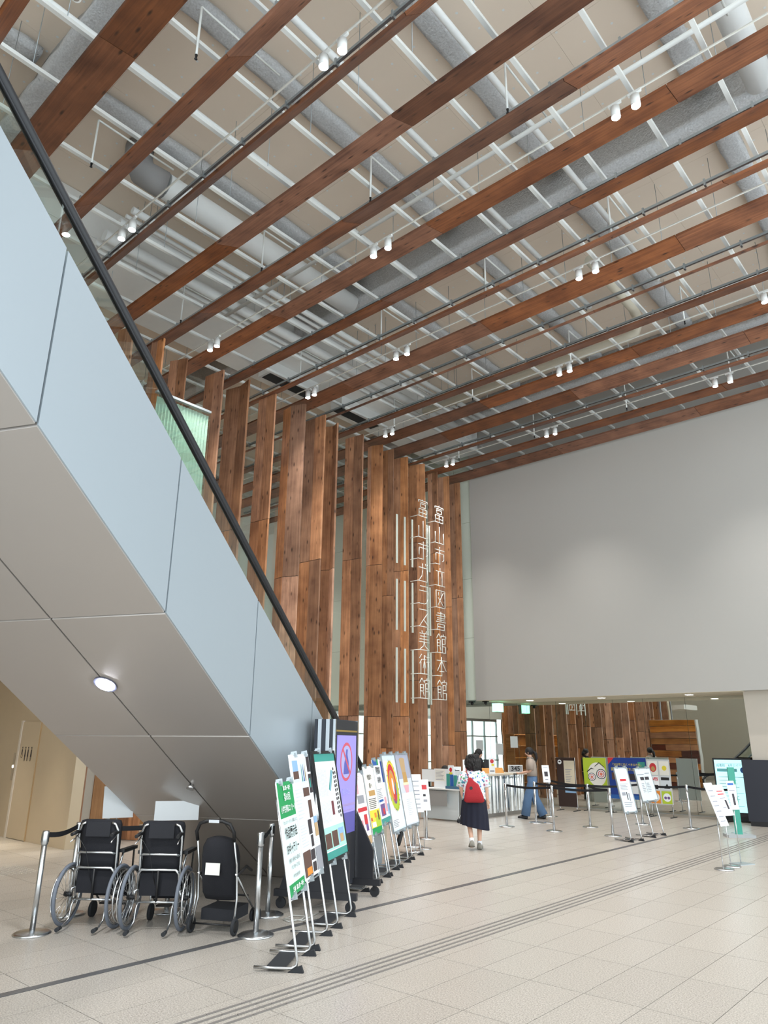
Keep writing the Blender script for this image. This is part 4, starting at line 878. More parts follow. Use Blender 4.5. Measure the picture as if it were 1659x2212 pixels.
def build_body(J, root, skinm=SKIN_):
    """J: joint positions; adds hands with five fingers"""
    V = dict(J); Ed = [('pelvis', 'spine'), ('spine', 'chest'), ('chest', 'neck'), ('neck', 'head'), ('head', 'crown')]
    rad = {'pelvis': (.13, .10), 'spine': (.115, .09), 'chest': (.125, .095), 'neck': .047, 'head': (.076, .086), 'crown': (.055, .062)}
    f = J.get('face', (0, 1, 0)); hd_ = Vector(J['head']); V.pop('face', None)
    V['nose'] = tuple(hd_+Vector(f)*.094+Vector((0, 0, -.012))); Ed.append(('head', 'nose')); rad['nose'] = .010
    for s_, n in ((-1, 'l'), (1, 'r')):
        for a, b, q in (('chest', 'sh', .052), ('sh', 'el', .038), ('el', 'wr', .026)):
            Ed.append((a if a == 'chest' else a+n, b+n)); rad[b+n] = q
        for a, b, q in (('pelvis', 'hip', .088), ('hip', 'kn', .054), ('kn', 'an', .034), ('an', 'toe', .03)):
            Ed.append((a if a == 'pelvis' else a+n, b+n)); rad[b+n] = q
        w_ = Vector(J['wr'+n]); d = (w_-Vector(J['el'+n])).normalized(); d = (Vector(J['hd'+n])-w_).normalized() if 'hd'+n in J else d
        V.pop('hd'+n, None)
        side = d.cross(Vector((0, 0, 1)) if abs(d.z) < .8 else Vector((0, 1, 0))).normalized(); cur = d.cross(side)
        pm = w_+d*.06; V['pm'+n] = tuple(pm); Ed.append(('wr'+n, 'pm'+n)); rad['pm'+n] = (.034, .020)
        for k in range(4):
            o_ = (k-1.5)*.018; ln = (.062, .07, .066, .052)[k]
            a = pm+side*o_+d*.03; b = a+d*ln*.55+cur*.006*s_; c = b+d*ln*.4+cur*.018*s_
            for q, p in enumerate((a, b, c)): V['f%d%d%s' % (k, q, n)] = tuple(p); rad['f%d%d%s' % (k, q, n)] = .0085
            Ed += [('pm'+n, 'f%d0%s' % (k, n)), ('f%d0%s' % (k, n), 'f%d1%s' % (k, n)), ('f%d1%s' % (k, n), 'f%d2%s' % (k, n))]
        a = w_+d*.03+side*.028; b = a+d*.035+side*.016
        V['t0'+n] = tuple(a); V['t1'+n] = tuple(b); rad['t0'+n] = .011; rad['t1'+n] = .0085; Ed += [('wr'+n, 't0'+n), ('t0'+n, 't1'+n)]
    me = skin(V, Ed, rad); me.materials.clear(); me.materials.append(skinm)
    o = bpy.data.objects.new('body', me); COL.objects.link(o); o.parent = root
    F = Vector(f).normalized(); S_ = Vector((-F.y, F.x, 0))
    for s_ in (-1, 1):
        MB().ball(hd_+F*.080+S_*.03*s_+Vector((0, 0, .012)), (.010, .010, .007), 8, 5).build('eye', INK, root)
        MB().ball(hd_+S_*.078*s_+Vector((0, 0, -.005)), (.012, .016, .026), 8, 5).build('ear', skinm, root)
    MB().ball(hd_+F*.083+Vector((0, 0, -.045)), (.018, .012, .005), 8, 5).build('mouth', mat('lips', (176, 96, 92), .5), root)
    return o
def ell(c, rx, ry, n=24, pl=0, amp=0):
    return [Vector((c[0]+(rx+amp*math.sin(pl*a))*math.cos(a), c[1]+(ry+amp*math.sin(pl*a))*math.sin(a), c[2])) for a in [2*math.pi*k/n for k in range(n)]]
def shoe(root, an, toe, m, sole, name='shoe'):
    a = Vector(an); b = Vector(toe); d = (b-a); d.z = 0; d.normalize(); pitch = (b-a)
    fwd = (b+d*.05)-(a+Vector((0, 0, -.055))-d*.05); L_ = fwd.length; fwd.normalize(); sd = Vector((fwd.y, -fwd.x, 0)).normalized(); up = sd.cross(fwd)
    heel = a+Vector((0, 0, -.055))-d*.055
    def ring_(f, w_, h): w_ *= 1.18; h *= 1.12; c = heel+fwd*L_*f; return [c+sd*w_*math.cos(q)+up*(h*max(-.25, math.sin(q))) for q in [2*math.pi*k/12 for k in range(12)]]
    o = MB().loft([ring_(0, .02, .05), ring_(.05, .036, .075), ring_(.25, .038, .085), ring_(.5, .042, .065), ring_(.75, .046, .048), ring_(.95, .035, .035), ring_(1.02, .012, .02)]).build(name, m, root)
    MB().loft([[c2-up*.012 for c2 in ring_(f, w_, .004)] for f, w_ in ((0, .03), (.3, .042), (.7, .05), (1.02, .02))]).build('sole', sole, o)
# --- shirt cloth with scattered prints
def floral():
    m, n, b = nt('floral_cloth'); tc = n.nodes.new('ShaderNodeTexCoord'); vo = n.nodes.new('ShaderNodeTexVoronoi'); vo.inputs['Scale'].default_value = 24
    L(n, tc.outputs['Object'], vo.inputs['Vector']); cr = n.nodes.new('ShaderNodeValToRGB'); cr.color_ramp.interpolation = 'CONSTANT'
    e = cr.color_ramp.elements; e[0].color = rgb(232, 236, 240); e[0].position = 0; e[1].position = .2; e[1].color = rgb(70, 150, 160)
    for p, c in ((.4, (232, 236, 240)), (.5, (190, 120, 150)), (.62, (150, 200, 205)), (.74, (90, 120, 180)), (.86, (120, 170, 120))): q = e.new(p); q.color = rgb(*c)
    sx = n.nodes.new('ShaderNodeSeparateColor'); L(n, vo.outputs['Color'], sx.inputs[0]); L(n, sx.outputs[0], cr.inputs[0])
    kr = n.nodes.new('ShaderNodeValToRGB'); kr.color_ramp.elements[0].position = .42; kr.color_ramp.elements[1].position = .52; L(n, vo.outputs['Distance'], kr.inputs[0])
    mx = n.nodes.new('ShaderNodeMix'); mx.data_type = 'RGBA'; L(n, kr.outputs[0], mx.inputs[0]); L(n, cr.outputs[0], mx.inputs[6]); mx.inputs[7].default_value = rgb(236, 238, 242)
    L(n, mx.outputs[2], b.inputs['Base Color']); b.inputs['Roughness'].default_value = .85; return m
FLOR = floral(); NAVYS = mat('navy_skirt', (22, 24, 42), .85)
# --- woman with the red bag
W1 = thing('person', 'woman in white floral shirt and long navy skirt walking with a red shoulder bag', 'person', (-7.69, 11.16, 0), math.atan2(.70, .72)-R(8))
J = {'pelvis': (0, 0, .86), 'spine': (0, 0, 1.0), 'chest': (0, .02, 1.16), 'neck': (0, .05, 1.30), 'head': (0, .085, 1.405), 'crown': (0, .085, 1.47), 'face': (0, 1, 0),
     'shl': (-.15, .03, 1.24), 'ell': (-.225, -.04, 1.0), 'wrl': (-.185, -.02, .80), 'shr': (.15, .03, 1.24), 'elr': (.225, .0, 1.0), 'wrr': (.235, .06, .79),
     'hipl': (-.085, 0, .82), 'knl': (-.10, .0, .46), 'anl': (-.06, -.17, .15), 'toel': (-.065, -.04, .04), 'hipr': (.085, 0, .82), 'knr': (.085, .04, .45), 'anr': (.075, -.02, .085), 'toer': (.09, .14, .03)}
build_body(J, W1)
MB().loft([ell((0, .0, .765), .212, .16), ell((0, .0, .87), .208, .155), ell((0, .01, 1.0), .2, .15), ell((0, .02, 1.12), .2, .145), ell((0, .03, 1.21), .195, .125), ell((0, .04, 1.265), .145, .1), ell((0, .045, 1.31), .075, .07)]).build('shirt', FLOR, W1)
for s_ in (-1, 1): MB().tube([(s_*.13, .03, 1.235), (s_*.185, .02, 1.16), (s_*.235, -.015, 1.0)], [.072, .08, .078], 12).build('sleeve', FLOR, W1)
rg_ = []
for z, rx, ry, am in ((.86, .19, .145, 0), (.78, .212, .16, .003), (.62, .228, .175, .008), (.46, .238, .19, .013), (.34, .242, .195, .016)):
    rg_.append([Vector(((rx+am*math.sin(14*a))*math.cos(a), -.01+(ry+am*math.sin(14*a))*math.sin(a), z+(.05*(-math.cos(a))+.012 if z < .4 else 0))) for a in [2*math.pi*k/56 for k in range(56)]])
MB().loft(rg_, cap=False).build('skirt', NAVYS, W1)
hr_ = MB(); q = random.Random(3)
hr_.loft([ell((0, .01, 1.285), .07, .06, 20), ell((0, .02, 1.32), .12, .1, 20), ell((0, .035, 1.38), .15, .125, 20), ell((0, .045, 1.44), .148, .135, 20), ell((0, .05, 1.50), .125, .12, 20), ell((0, .055, 1.54), .08, .085, 20), ell((0, .06, 1.558), .03, .035, 20)])
for k in range(90):
    a = q.uniform(math.pi*.95, math.pi*2.05); z = q.uniform(1.29, 1.53); rr2 = .118 if z < 1.46 else .098
    if z < 1.33: rr2 = .085
    hr_.ball((rr2*math.cos(a), .035+rr2*.92*math.sin(a), z), (.030, .030, .038), 7, 5)
hr_.build('hair', HAIR, W1)
for n in 'lr':
    MB().tube([Vector(J['an'+n])+Vector((0, 0, -.03)), Vector(J['an'+n])*.86+Vector(J['kn'+n])*.14], .043, 12).build('sock', WSOCK, W1)
    shoe(W1, J['an'+n], J['toe'+n], mat('sneaker_grey', (136, 132, 122), .8), mat('sneaker_sole', (110, 108, 104), .8))
# the bag hangs from her shoulder: a thing of its own
BG = thing('shoulder_bag', 'red cloth shoulder bag with a round black badge on the woman\'s back', 'bag', (-7.69, 11.16, 0), math.atan2(.70, .72)-R(8))
RC = mat('red_cloth', (158, 32, 40), .85, bump=.2, bscale=60)
def rr_ring(cx, cy, z, hw, hd): return [Vector((cx+hw*math.copysign(abs(math.cos(a))**.5, math.cos(a)), cy+hd*math.copysign(abs(math.sin(a))**.7, math.sin(a)), z)) for a in [2*math.pi*k/24 for k in range(24)]]
MB().loft([rr_ring(.0, -.225, .765, .14, .025), rr_ring(.0, -.235, .79, .175, .05), rr_ring(-.005, -.235, .87, .165, .055), rr_ring(-.015, -.225, .97, .135, .045), rr_ring(-.02, -.215, 1.05, .11, .03), rr_ring(-.05, -.2, 1.12, .05, .016), rr_ring(-.065, -.19, 1.17, .025, .012)]).build('pouch', RC, BG)
MB().tube([(-.06, -.195, 1.1), (-.09, -.175, 1.18), (-.12, -.12, 1.26), (-.125, .0, 1.31), (-.11, .11, 1.24), (-.12, .12, 1.1)], .016, 8, sq=(1.6, .5)).build('strap', RC, BG)
MB().disc((-.05, -.262, 1.0), (0, -1, .2), .028, 16, .006).build('badge', BLACK, BG)
# --- woman at the counter
W2 = thing('person', 'woman with black ponytail in taupe shirt and wide blue jeans standing at the steel counter', 'person', (-9.60, 16.48, 0), math.atan2(-.45, -.9)-R(90))
J = {'pelvis': (0, 0, .92), 'spine': (0, 0, 1.08), 'chest': (0, .01, 1.27), 'neck': (0, .03, 1.43), 'head': (0, .06, 1.535), 'crown': (0, .05, 1.605), 'face': (0, .96, -.25),
     'shl': (-.155, .0, 1.35), 'ell': (-.19, .02, 1.1), 'wrl': (-.1, .24, 1.05), 'shr': (.155, .0, 1.35), 'elr': (.2, .02, 1.1), 'wrr': (.1, .25, 1.05), 'hdl': (-.05, .33, 1.04), 'hdr': (.05, .34, 1.04),
     'hipl': (-.085, 0, .88), 'knl': (-.09, .12, .49), 'anl': (-.09, .2, .085), 'toel': (-.09, .34, .03), 'hipr': (.085, 0, .88), 'knr': (.09, -.03, .49), 'anr': (.09, -.22, .085), 'toer': (.1, -.09, .03)}
build_body(J, W2)
TAUPE = mat('taupe_cloth', (168, 154, 142), .85); DENIM = mat('denim', (92, 122, 158), .85, var=.15, vscale=9)
MB().loft([ell((0, 0, .98), .16, .125), ell((0, 0, 1.08), .165, .125), ell((0, .01, 1.22), .175, .13), ell((0, .01, 1.33), .175, .115), ell((0, .02, 1.39), .12, .09), ell((0, .03, 1.43), .065, .065)]).build('t_shirt', TAUPE, W2)
for s_, n in ((-1, 'l'), (1, 'r')):
    MB().tube([(s_*.13, .0, 1.35), (s_*.18, .01, 1.27), (s_*.2, .02, 1.13)], [.06, .075, .08], 12).build('sleeve', TAUPE, W2)
    kn, an = Vector(J['kn'+n]), Vector(J['an'+n]); MB().tube([(s_*.085, 0, .96), (s_*.09, .0, .82), kn, an+Vector((0, 0, .0))], [.105, .115, .1, .11], 14).build('jeans_leg', DENIM, W2)
    shoe(W2, J['an'+n], J['toe'+n], BLACK, BLACK, 'sandal')
MB().loft([ell((0, 0, .88), .165, .13), ell((0, 0, .98), .15, .12), ell((0, 0, 1.02), .145, .115)]).build('jeans_hip', DENIM, W2)
MB().loft([ell((0, 0, .995), .158, .125), ell((0, 0, 1.03), .155, .122)]).build('belt', BLACK, W2)
h = MB(); h.ball((0, .035, 1.565), (.095, .105, .10), 16, 10); h.tube([(0, -.06, 1.56), (0, -.12, 1.5), (0, -.13, 1.4), (0, -.10, 1.28)], [.035, .045, .038, .012], 10); h.build('hair', HAIR, W2)
MB().tube([(-.1, .09, 1.4), (.05, .14, 1.2), (.17, .06, .98), (.17, -.05, .95), (.02, -.13, 1.2), (-.1, -.07, 1.4)], .008, 6, closed=True).build('bag_strap', BLACK, W2)
tag(MB().box(-.05, .05, .0, .09, -.012, .012).build('wallet', BLACK, None, (-9.60-.33, 16.48-.15, 1.02), math.atan2(-.45, -.9)-R(90)), 'black wallet held in the hands of the woman at the counter', 'wallet')
# --- staff
def staff(label, loc, rz, seated, mask):
    P = thing('person', label, 'person', loc, rz)
    dz = -.42 if seated else 0.0
    J = {'pelvis': (0, 0, .90+dz), 'spine': (0, 0, 1.05+dz), 'chest': (0, .02, 1.22+dz), 'neck': (0, .04, 1.37+dz), 'head': (0, .06, 1.475+dz), 'crown': (0, .06, 1.54+dz), 'face': (0, .97, -.2),
         'shl': (-.155, .02, 1.3+dz), 'ell': (-.2, .06, 1.05+dz), 'wrl': (-.12, .27, 1.05+dz), 'shr': (.155, .02, 1.3+dz), 'elr': (.2, .06, 1.05+dz), 'wrr': (.12, .27, 1.05+dz),
         'hipl': (-.085, 0, .86+dz), 'hipr': (.085, 0, .86+dz)}
    if seated: J.update({'knl': (-.1, .4, .47), 'anl': (-.1, .38, .085), 'toel': (-.1, .5, .03), 'knr': (.1, .4, .47), 'anr': (.1, .38, .085), 'toer': (.1, .5, .03)})
    else: J.update({'knl': (-.09, .02, .48), 'anl': (-.09, -.02, .085), 'toel': (-.09, .12, .03), 'knr': (.09, .02, .48), 'anr': (.09, -.02, .085), 'toer': (.09, .12, .03)})
    build_body(J, P); BLK = mat('black_jacket', (30, 30, 36), .8)
    MB().loft([ell((0, 0, .88+dz), .165, .13), ell((0, 0, 1.05+dz), .165, .13), ell((0, .01, 1.2+dz), .18, .135), ell((0, .02, 1.29+dz), .175, .115), ell((0, .03, 1.35+dz), .1, .085), ell((0, .035, 1.38+dz), .062, .062)]).build('jacket', BLK, P)
    for s_ in (-1, 1):
        MB().tube([(s_*.13, .02, 1.3+dz), (s_*.18, .03, 1.2+dz), (s_*.2, .06, 1.06+dz), (s_*.13, .24, 1.05+dz)], [.058, .06, .052, .042], 10).build('sleeve', BLK, P)
        n = 'l' if s_ < 0 else 'r'; MB().tube([J['hip'+n], J['kn'+n], J['an'+n]], [.1, .075, .06], 10).build('trouser_leg', BLK, P); shoe(P, J['an'+n], J['toe'+n], BLACK, BLACK)
    h = MB(); h.ball((0, .035, 1.50+dz), (.098, .105, .105), 16, 10)
    for s_ in (-1, 1): h.tube([(s_*.075, .03, 1.5+dz), (s_*.085, .02, 1.42+dz), (s_*.07, .0, 1.34+dz)], [.03, .035, .012], 8)
    h.tube([(0, -.05, 1.5+dz), (0, -.06, 1.4+dz), (0, -.04, 1.33+dz)], [.05, .06, .02], 10); h.build('hair', HAIR, P)
    if mask: MB().ball((0, .115, 1.44+dz), (.052, .032, .042), 12, 8).build('face_mask', WSOCK, P)
    return P
staff('seated staff member with black hair and white mask behind the white desk boards', (-11.95, 16.0, 0), R(-85), True, True)
staff('standing staff member with black fringe behind the counter, facing the customer', (-11.62, 17.1, 0), R(-85), False, False)

# ================================================================== RECEPTION
COR = mat('mirror_corrugated', (214, 216, 214), .08, metal=1.0)
t = thing('reception_counter', 'long counter faced with mirrored corrugated steel and a pale top', 'counter', (-10.62, 14.98, 0))
m = MB(); n = 150; pts = []
for k in range(n+1): pts.append((.03*math.cos(k*2*math.pi/9)*(1+.25*math.sin(k*.37)), 2.85*k/n))
for k in range(n):
    (xa, ya), (xb, yb) = pts[k], pts[k+1]; m._add([(xa, ya, .08), (xb, yb, .08), (xb, yb, .955), (xa, ya, .955)], [(0, 1, 2, 3)], True)
m.build('corrugated_front', COR, t)
MB().box(-.62, -.03, .02, 2.85, .0, .95).build('body', mat('counter_body', (180, 180, 176), .6), t)
MB().box(-.66, .05, 0, 2.9, .957, .995).build('top', mat('counter_top', (222, 210, 192), .45), t)
MB().box(-.05, .03, .0, 2.87, 0, .078).build('plinth', mat('plinth_grey', (134, 130, 124), .5), t)
t = thing('reception_desk', 'white reception desk with grey modesty panel and frosted skirt', 'desk', (-11.72, 14.42, 0))
MB().box(0, 1.4, 0, .54, .69, .72).build('top', WHITEP, t); MB().box(.05, 1.0, .03, .045, .33, .66).build('modesty_panel', mat('panel_grey', (150, 150, 148), .6), t)
MB().box(.1, 1.22, .18, .2, .03, .69).build('frosted_skirt', mat('frosted_white', (214, 222, 224), .35), t)
for xx in (.06, 1.3):
    MB().tube([(xx, .32, .68), (xx, .3, .3), (xx+.02, .04, .09)], .014, 8).build('leg', STEEL, t)
    MB().tube([(xx+.0, .03, .04), (xx+.04, .03, .04)], .04, 14).build('caster', RUBBER, t)
def slab(name, label, cat, x0, x1, y0, y1, z0, z1, m, loc, rz=0, grp=None): return tag(MB().box(x0, x1, y0, y1, z0, z1).build(name, m, None, loc, rz), label, cat, grp)
t = thing('desk_screen', 'tall white partition board standing on the reception desk, with a printed notice', 'partition', (-11.22, 14.62, .72))
MB().box(0, .62, 0, .012, 0, .43).build('board', PAPER, t); prints(t, Matrix.Identity(4), [(C('off_white', 236, 234, 226), .03, .34, .15, .42)]+lines(GREY, .05, .3, .18, .4, 7, seed=20))
slab('desk_screen', 'second white partition board on the desk behind the leaflet holder', 'partition', 0, .5, 0, .012, 0, .38, mat('board_white', (224, 226, 226), .5), (-11.0, 14.8, .72))
t = thing('monitor', 'computer monitor with white back on the reception desk', 'monitor', (-11.5, 14.75, .72))
MB().box(-.2, .2, 0, .03, .12, .40).build('screen', PAPER, t); MB().box(-.21, .21, .03, .045, .11, .41).build('bezel', BLACK, t); MB().box(-.03, .03, .03, .05, 0, .12).build('stand', BLACK, t); MB().box(-.1, .1, -.04, .1, 0, .012).build('foot', BLACK, t)
t = thing('leaflet_holder', 'blue leaflet holder with teal brochures at the end of the reception desk', 'leaflet holder', (-10.55, 14.44, .72))
MB().box(-.2, .2, 0, .16, 0, .06).build('tray', mat('holder_blue', (70, 110, 140), .5), t)
for k in range(4): MB().box(-.19+.1*k, -.1+.1*k, .03+.01*k, .045+.01*k, .06, .33-.015*k).build('brochure', (C('teal', 60, 150, 140), BLUE)[k % 2], t)
MB().box(-.16, 0.0, .06, .075, .2, .52).build('flyer', PAPER, t); prints(t, Matrix.Translation((0, .06, 0)), [(RED, 'o', -.08, .42, .04, .05), (YEL, 'o', -.08, .34, .05, .03)], 'flyer_print')
def stand_card(label, loc, w_, h_, rz, items):
    t = thing('counter_card', label, 'card', loc, rz, 'cards on the counter'); MB().box(-w_/2, w_/2, 0, .006, 0, h_).build('card', PAPER, t); MB().box(-w_/2, w_/2, 0, .08, 0, .005).build('foot', PAPER, t)
    if items: prints(t, Matrix.Identity(4), items)
stand_card('tall white card with a red fruit motif standing on the counter edge', (-10.72, 16.42, .995), .16, .4, R(55), [(RED, 'o', 0, .31, .05, .05), (YEL, 'o', .02, .22, .04, .03), (GREY, -.06, .06, .05, .09)])
stand_card('white card with a pink seal on the counter, beside the desk', (-10.75, 15.35, .995), .22, .36, R(55), [(PINK, 'o', 0, .2, .05, .05), (GREY, -.08, .08, .06, .08)])
stand_card('small card with a black arrow at the desk end of the counter', (-10.85, 15.06, .995), .2, .2, R(45), [(INK, -.07, .06, .1, .12), (INK, 'p', [(-.09, .11), (-.04, .14), (-.04, .08)])])
t = thing('number_display', 'white framed number display reading 345 on the counter', 'display', (-10.76, 17.62, .995), R(48))
MB().box(-.2, .2, 0, .03, .0, .2).build('case', WHITEP, t); MB().box(-.18, .18, -.003, 0, .02, .18).build('panel', mat('lcd_grey', (150, 150, 150), .4), t)
lettering(t, Matrix.Identity(4), '345', 0, .1, .17, INK, d=.009, bold=.004)
for k, (yy, lb) in enumerate(((16.62, 'orange wooden tray stand on the counter beside the tall card'), (17.16, 'orange wooden tray stand on the counter beside the number display'))):
    t = thing('tray_stand', lb, 'stand', (-10.98, yy, .995), R(48)); MB().prism([(-.13, 0, 0), (-.13, .14, 0), (-.13, .14, .13)], (.26, 0, 0)).build('wedge', mat('tray_orange', (206, 146, 70), .6), t)
t = thing('ticket_machine', 'dark ticketing terminal on the staff side of the counter', 'terminal', (-11.12, 16.9, .995), R(60)); MB().box(-.14, .14, 0, .04, .1, .34).build('screen', DARKM, t); MB().box(-.03, .03, .03, .06, 0, .2).build('stand', DARKM, t); MB().box(-.1, .1, -.02, .12, 0, .015).build('foot', DARKM, t)
# notes taped to the glass wall
for k, (xx, zz) in enumerate(((-13.7, 1.5), (-12.95, 1.4), (-12.4, 1.62))):
    t = slab('glass_note', 'white paper note taped to the glass wall behind the counter, the %s from the louvres' % ORD[k], 'notice', -.13, .13, 0, .003, 0, .34, PAPER, (xx, 20.29, zz), 0, 'notes on the glass wall')

# ================================================================== BOARDS ALONG THE GLASS WALL
def wall_board(label, x0, x1, y, z0, z1, items, frame=None, legs=True, backm=PAPER):
    t = thing('poster_board', label, 'poster board', ((x0+x1)/2, y, 0), 0, 'poster boards by the glass wall'); hw = (x1-x0)/2
    MB().box(-hw, hw, 0, .02, z0, z1).build('board', backm, t)
    if frame:
        for a, b, c, d in ((-hw-.02, hw+.02, z1, z1+.02), (-hw-.02, -hw, z0, z1), (hw, hw+.02, z0, z1)): MB().box(a, b, -.005, .025, c, d).build('frame_bar', frame, t)
    for s_ in (-1, 1):
        MB().tube([(s_*(hw-.03), .012, 0.01), (s_*(hw-.03), .012, z0)], .011, 8).build('leg', STEEL, t); MB().box(s_*(hw-.03)-.02, s_*(hw-.03)+.02, -.18, .2, 0, .015).build('foot', DARKM, t)
    prints(t, Matrix.Identity(4), [(a, b-(x0+x1)/2 if not isinstance(b, str) else b, *r) for a, b, *r in items] if False else items)
    return t
wall_board('dark information board with a pale notice taped on, before the glass wall', -10.38, -9.82, 19.2, .1, 1.38, [(C('dark_brown', 52, 36, 32), -.28, .28, .1, 1.38), (C('oat', 214, 204, 180), -.06, .26, .62, 1.3), (PALEB, -.06, .26, .5, .62), (SKY, -.06, .26, .46, .58), (WHITE, 'o', -.18, 1.26, .06, .06), (INK, 'o', -.18, 1.27, .035, .02)]+lines(GREY, -.02, .2, .75, 1.1, 8, seed=31))
GOG = []
for cx_, cz_, s_ in ((-.1, .88, 1), (.18, .96, 1.25)):
    GOG += [(INK, 'o', cx_, cz_, .115*s_, .105*s_), (WHITE, 'o', cx_, cz_, .098*s_, .09*s_), (RED, 'o', cx_, cz_, .075*s_, .07*s_), (WHITE, 'o', cx_, cz_, .06*s_, .055*s_), (C('salmon', 226, 130, 110), 'o', cx_, cz_, .035*s_, .035*s_)]
GOG += [(INK, 'p', [(-.24, 1.02), (-.1, 1.12), (0, 1.08), (-.1, 1.09), (-.22, 1.0)]), (INK, 'p', [(.0, 1.16), (.14, 1.27), (.29, 1.14), (.28, 1.13), (.14, 1.24), (.01, 1.15)])]
wall_board('lime green poster with round spectacles drawn on a white disc', -9.78, -9.10, 19.62, .64, 1.38, [(LIME, -.34, .34, .64, 1.38), (C('off_white', 236, 234, 226), 'o', .06, .95, .27, .31)]+GOG)
t = wall_board('deep blue announcement poster with yellow lettering', -8.98, -7.92, 19.5, .36, 1.40, [(DBLUE, -.53, .53, .36, 1.40), (RED, 'p', [(-.53, 1.4), (-.35, 1.4), (-.53, 1.22)]), (BROWN, -.45, -.1, .84, 1.02), (DARKP, .0, .5, .84, 1.0), (WHITE, -.2, .3, .5, .8), (BLUE, -.53, .53, .36, .46), (TEAL, .3, .5, 1.1, 1.3)])
lettering(t, Matrix.Identity(4), '「2025年に行くべき52カ所」', 0, 1.22, .075, YEL, d=.009, sx=.9); lettering(t, Matrix.Identity(4), '富山市が選ばれました！', 0, 1.10, .088, YEL, d=.009, sx=.95)
t = wall_board('clear board with four small posters, one reading LIVES in red', -7.80, -7.22, 19.25, .3, 1.38, [(C('board_grey', 200, 204, 204), -.29, .29, .3, 1.38), (C('off_white', 236, 234, 226), -.27, -.02, 1.0, 1.34), (RED, 'o', -.14, 1.18, .09, .11), (GOLD, 'o', -.14, 1.15, .05, .06), (C('off_white', 236, 234, 226), .02, .27, 1.0, 1.34), (YEL, 'o', .15, 1.17, .06, .06), (WHITE, -.27, -.02, .65, .97), (INK, -.25, -.05, .66, .76), (LGREY, .02, .27, .65, .97), (INK, .04, .25, .88, .95), (INK, 'p', [(.1, .68), (.25, .68), (.18, .8)]), (ORNG, -.27, -.02, .32, .62), (WHITE, 'o', -.14, .47, .1, .1), (LIME, .02, .27, .32, .62), (WHITE, 'o', .15, .47, .1, .1), (PURP, 'o', .11, .46, .035, .035), (PURP, 'o', .19, .46, .035, .035)])
lettering(t, Matrix.Identity(4), 'LIVES', -.145, .9, .10, RED, d=.009, sx=.95, bold=.003)
# bright digital screens by the pillar
t = thing('digital_signage', 'freestanding digital sign with a bright pale cyan screen by the beige pillar', 'digital sign', (-5.72, 19.28, 0), R(10))
MB().box(-.42, .42, 0, .1, .12, 1.44).build('body', BLACK, t); MB().box(-.36, .36, .1, .34, .02, .22).build('base', BLACK, t)
for s_ in (-1, 1): MB().tube([(s_*.3-.015, .2, .03), (s_*.3+.015, .2, .03)], .03, 12).build('caster', RUBBER, t)
MB().box(-.385, .385, -.004, 0, .22, 1.40).build('screen', mat('screen_cyan', (180, 224, 226), .3, emit=.75, ecol=(170, 230, 236)), t)
CY = C('screen_teal', 110, 190, 196); CT = C('screen_text', 70, 96, 110)
prints(t, Matrix.Translation((0, -.004, 0)), [(CY, -.34, .1, 1.13, 1.2), (BLUE, 'o', .24, 1.17, .07, .07), (CT, -.3, .3, 1.31, 1.315)]+lines(CT, -.32, .25, .78, 1.08, 4, .12, 41)+lines(CY, -.32, .25, .36, .72, 5, .12, 42), 'screen_picture')
lettering(t, Matrix.Translation((0, -.004, 0)), '図書館　8月のイベント', 0, 1.27, .07, CT, d=.004, sx=.95)
t = thing('sign_back', 'black leaning back of a second sign next to the cyan screen', 'sign', (-5.0, 18.72, 0), R(10))
MB().prism([(-.33, 0, .1), (-.33, .16, .1), (-.33, .16, 1.42), (-.33, .12, 1.42)], (.62, 0, 0)).build('body', mat('sign_navy', (26, 28, 40), .5), t)
MB().box(-.3, .26, .0, .16, 0, .1).build('foot', BLACK, t)
t = thing('teal_totem', 'slim teal totem with a clear leaflet pocket on a grey base plate', 'totem', (-4.88, 16.33, 0), R(35))
MB().box(-.26, .26, -.17, .17, 0, .05).build('base', mat('totem_base', (170, 174, 176), .5), t); MB().box(-.065, .065, -.02, .02, .05, 1.31).build('body', mat('totem_teal', (64, 160, 140), .5), t)
MB().box(-.06, .06, -.05, -.022, .72, 1.0).build('pocket', ACRYL, t); MB().box(-.05, .05, -.04, -.03, .75, .98).build('leaflet', PAPER, t)

# ================================================================== TIMBER FLOOR DIRECTORY (seen in the glass)
t = thing('floor_directory', 'big timber floor directory of stacked orange and brown planks, mirrored in the glass wall', 'directory', (-12.4, 9.3, 0))
MB().box(-.02, 1.95, -.3, -.02, 0, 2.75).build('core', mat('directory_core', (190, 188, 180), .6), t)
q = random.Random(5); DKW = wood('dark_slat', (70, 34, 24), (120, 60, 40), 0, knots=False)
for k in range(11):
    z0 = .05+.245*k; sp_ = q.uniform(.6, 1.3) if k < 7 else 1.9
    MB().box(0, sp_-.004, 0, .03+.02*(k % 3), 0, .232).build('plank', SLATW if (k % 3 or k > 6) else DKW, t, (0, -.02, z0))
    if sp_ < 1.88: MB().box(0, 1.92-sp_, 0, .05, 0, .232).build('plank', DKW if k in (2, 4, 5) else SLATW, t, (sp_, -.02, z0))

